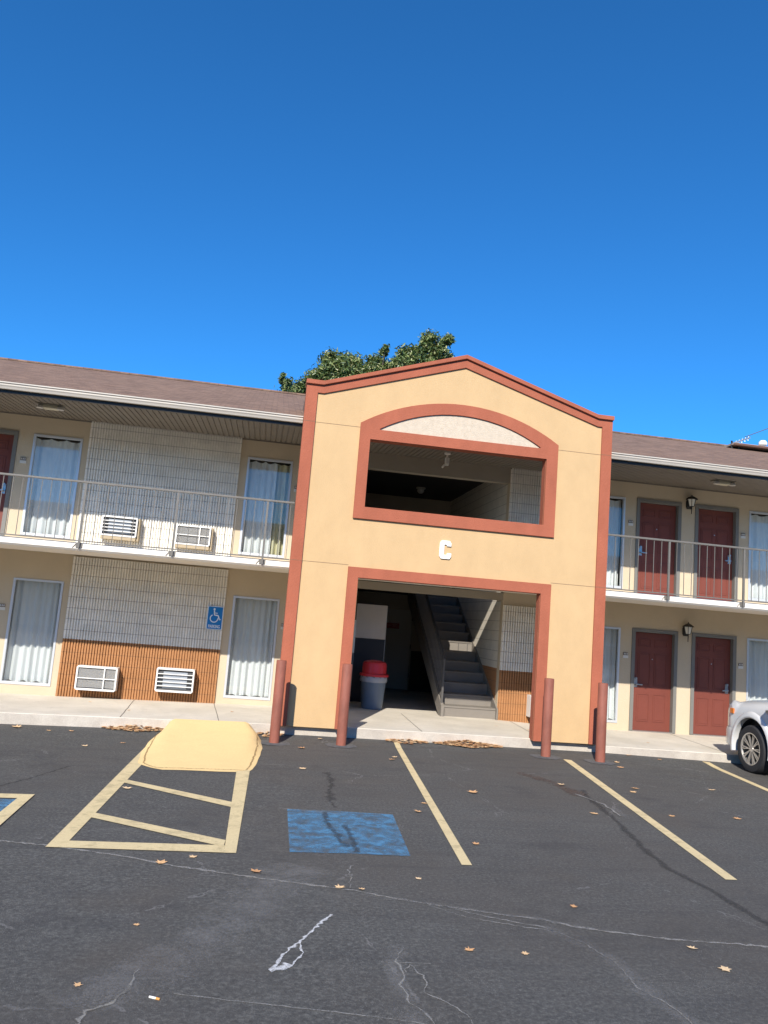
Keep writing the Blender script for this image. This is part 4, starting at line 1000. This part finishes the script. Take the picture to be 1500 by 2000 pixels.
for p_ in nm.polygons:
    c_ = p_.center; p_.material_index = 0
    for l in HUBS:
        if abs(math.hypot(c_.y+l, c_.z-.41)-.485) < .03 and abs(p_.normal.x) < .3 and abs(c_.x) < .97: p_.material_index = 1
for co in cutters: bpy.data.objects.remove(co)
# arch flares
for l in HUBS:
    for s in (-1, 1):
        m = MB(); rows = []
        for i in range(25):
            t = R(-14+208*i/24); rows.append([(s*xx, -l+rr_*math.cos(t), .41+rr_*math.sin(t)) for xx, rr_ in ((.93, .480), (1.022, .482), (1.035, .50), (1.03, .545), (1.008, .575), (.985, .59))])
        m.quadgrid(rows); m.build('arch_flare', TRUCK, trk, smooth=True)
def wheel(l, s):
    cx = s*.90
    m = MB(); m.lathe([(.25, -.11), (.30, -.125), (.36, -.115), (.385, -.085), (.388, 0), (.385, .085), (.36, .115), (.30, .125), (.25, .11)], (cx, -l, .388), 48, 'x', False, False)
    wh = m.build('wheel', TYRE, trk, smooth=True)
    m = MB(); f_ = s*.09
    m.lathe([(.262, s*.118), (.262, -s*.10), (.20, -s*.10)] , (cx, -l, .388), 48, 'x', False, False); m.lathe([(.262, s*.118), (.246, s*.115), (.24, s*.09)], (cx, -l, .388), 48, 'x', False, False)
    m.lathe([(.05, s*.085), (.045, s*.10), (.001, s*.103)], (cx, -l, .388), 24, 'x', False, False)
    for k in range(10):
        for dd in (-.11, .11):
            t = 2*math.pi*k/10; c0 = Vector((cx+s*.088, -l+.045*math.cos(t), .388+.045*math.sin(t))); c1 = Vector((cx+s*.098, -l+.247*math.cos(t+dd*.8), .388+.247*math.sin(t+dd*.8)))
            m.obox(c0, c1, .016, .018, Vector((s, 0, 0)))
    m.build('rim', RIMM, wh, smooth=False)
    m = MB(); m.lathe([(.001, 0), (.20, 0)], (cx+s*.02, -l, .388), 32, 'x', False, False); m.build('brake_disc', mat('dark_brake', (.03, .03, .03), .6), wh)
for l in HUBS:
    for s in (-1, 1): wheel(l, s)
# inner arch darkness comes from an underbody box
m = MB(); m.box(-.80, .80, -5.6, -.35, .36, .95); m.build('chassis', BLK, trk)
for s in (-1, 1):
    m = MB(); rows = []
    for z in (.88, .96, 1.04): rows.append([(s*x, y, z) for x, y in ((.60, .018), (.74, .0), (.86, -.06), (.925, -.14), (.962, -.24), (.972, -.30))])
    m.quadgrid(rows); m.v = [(v[0]*1.012, v[1]-.02, v[2]) for v in m.v]; hl = m.build('headlight', HLG, trk, smooth=True)
    m = MB(); m.box(min(s*.968, s*.995), max(s*.968, s*.995), -.37, -.27, .90, .99); m.build('marker_lens', AMBER, hl, bevel=.006)
m = MB(); rows = []
for z in (.36, .40, .60, .66):
    e = .0 if z in (.36, .66) else .03
    rows.append([(x, y+e, z) for x, y in ((-1.0, -.42), (-.985, -.22), (-.93, -.09), (-.8, .03), (-.5, .08), (0, .09), (.5, .08), (.8, .03), (.93, -.09), (.985, -.22), (1.0, -.42))])
m.quadgrid(rows); m.build('bumper', TRUCK, trk, smooth=True)
m = MB(); m.box(-.56, .56, -.02, .035, .70, 1.02); m.build('radiator_grille', CHROME, trk)
m = MB(); m.obox((-1.003, -1.28, 1.045), (-1.003, -1.52, 1.075), .012, .035); m.obox((-1.003, -1.30, 1.02), (-1.003, -1.50, 1.03), .012, .012); m.build('fender_vent', CHROME, trk)
# cab
m = MB(); q = [(-1.45, 1.24, .93), (-2.2, 1.86, .74), (-3.6, 1.88, .74), (-3.95, 1.25, .93)]
vs = [(s*w2, y, z) for y, z, w2 in q for s in (-1, 1)]
m.add(vs, [(0, 2, 4, 6), (1, 7, 5, 3), (0, 1, 3, 2), (2, 3, 5, 4), (4, 5, 7, 6), (6, 7, 1, 0)]); m.build('cab', TRUCK, trk, bevel=.05)
m = MB()
for s in (-1, 1):
    f = lambda y, z: (s*(.93-(z-1.24)/.62*.19+.012), y, z)
    m.add([f(-1.72, 1.32), f(-2.25, 1.76), f(-2.85, 1.78), f(-2.85, 1.32)], [(0, 1, 2, 3)]); m.add([f(-2.92, 1.32), f(-2.92, 1.78), f(-3.52, 1.78), f(-3.75, 1.32)], [(0, 1, 2, 3)])
m.add([(-.80, -1.54, 1.34), (.80, -1.54, 1.34), (.68, -2.1, 1.82), (-.68, -2.1, 1.82)], [(0, 1, 2, 3)]); m.build('cab_glass', TDARK, trk)
for s in (-1, 1):
    m = MB(); m.box(min(s*.98, s*1.28), max(s*.98, s*1.28), -1.98, -1.86, 1.28, 1.48); m.build('wing_mirror', TRUCK, trk, bevel=.03)
    m = MB()
    for y in (-1.62, -2.88, -3.9): m.box(min(s*1.0, s*1.0045), max(s*1.0, s*1.0045), y-.004, y+.004, .45, 1.12)
    m.build('door_seam', BLK, trk)
    m = MB(); m.box(min(s*1.0, s*1.03), max(s*1.0, s*1.03), -2.78, -2.62, 1.02, 1.05); m.build('door_handle', CHROME, trk)

# ------------------------------------------------------------------ the opposite motel wing across the lot (seen only in window reflections)
opp = empty('motel_wing', (0, -36, 0), 'opposite two storey motel wing across the parking lot behind the camera', 'building')
m = MB(); m.prism(rect(-45, 45, -.2, 6.2), [rect(-40+4.4*k, -38.9+4.4*k, zz, zz+2.0) for k in range(18) for zz in (.3, 3.3)], -38.2, -38.0); m.box(-45, 45, -47, -46.8, -.2, 6.2); m.box(-45, -44.8, -46.8, -38.2, -.2, 6.2); m.box(44.8, 45, -46.8, -38.2, -.2, 6.2)
W(m, 'wall', CREAM, opp)
m = MB(); m.box(-45, 45, -38, -36, 2.75, 2.95); W(m, 'walkway_slab', FASC, opp)
m = MB(); m.prism([(-35.6, 6.1), (-42.5, 8.6), (-49.4, 6.1)], [], -46, 46, ax='x'); W(m, 'roof', SHIN, opp)
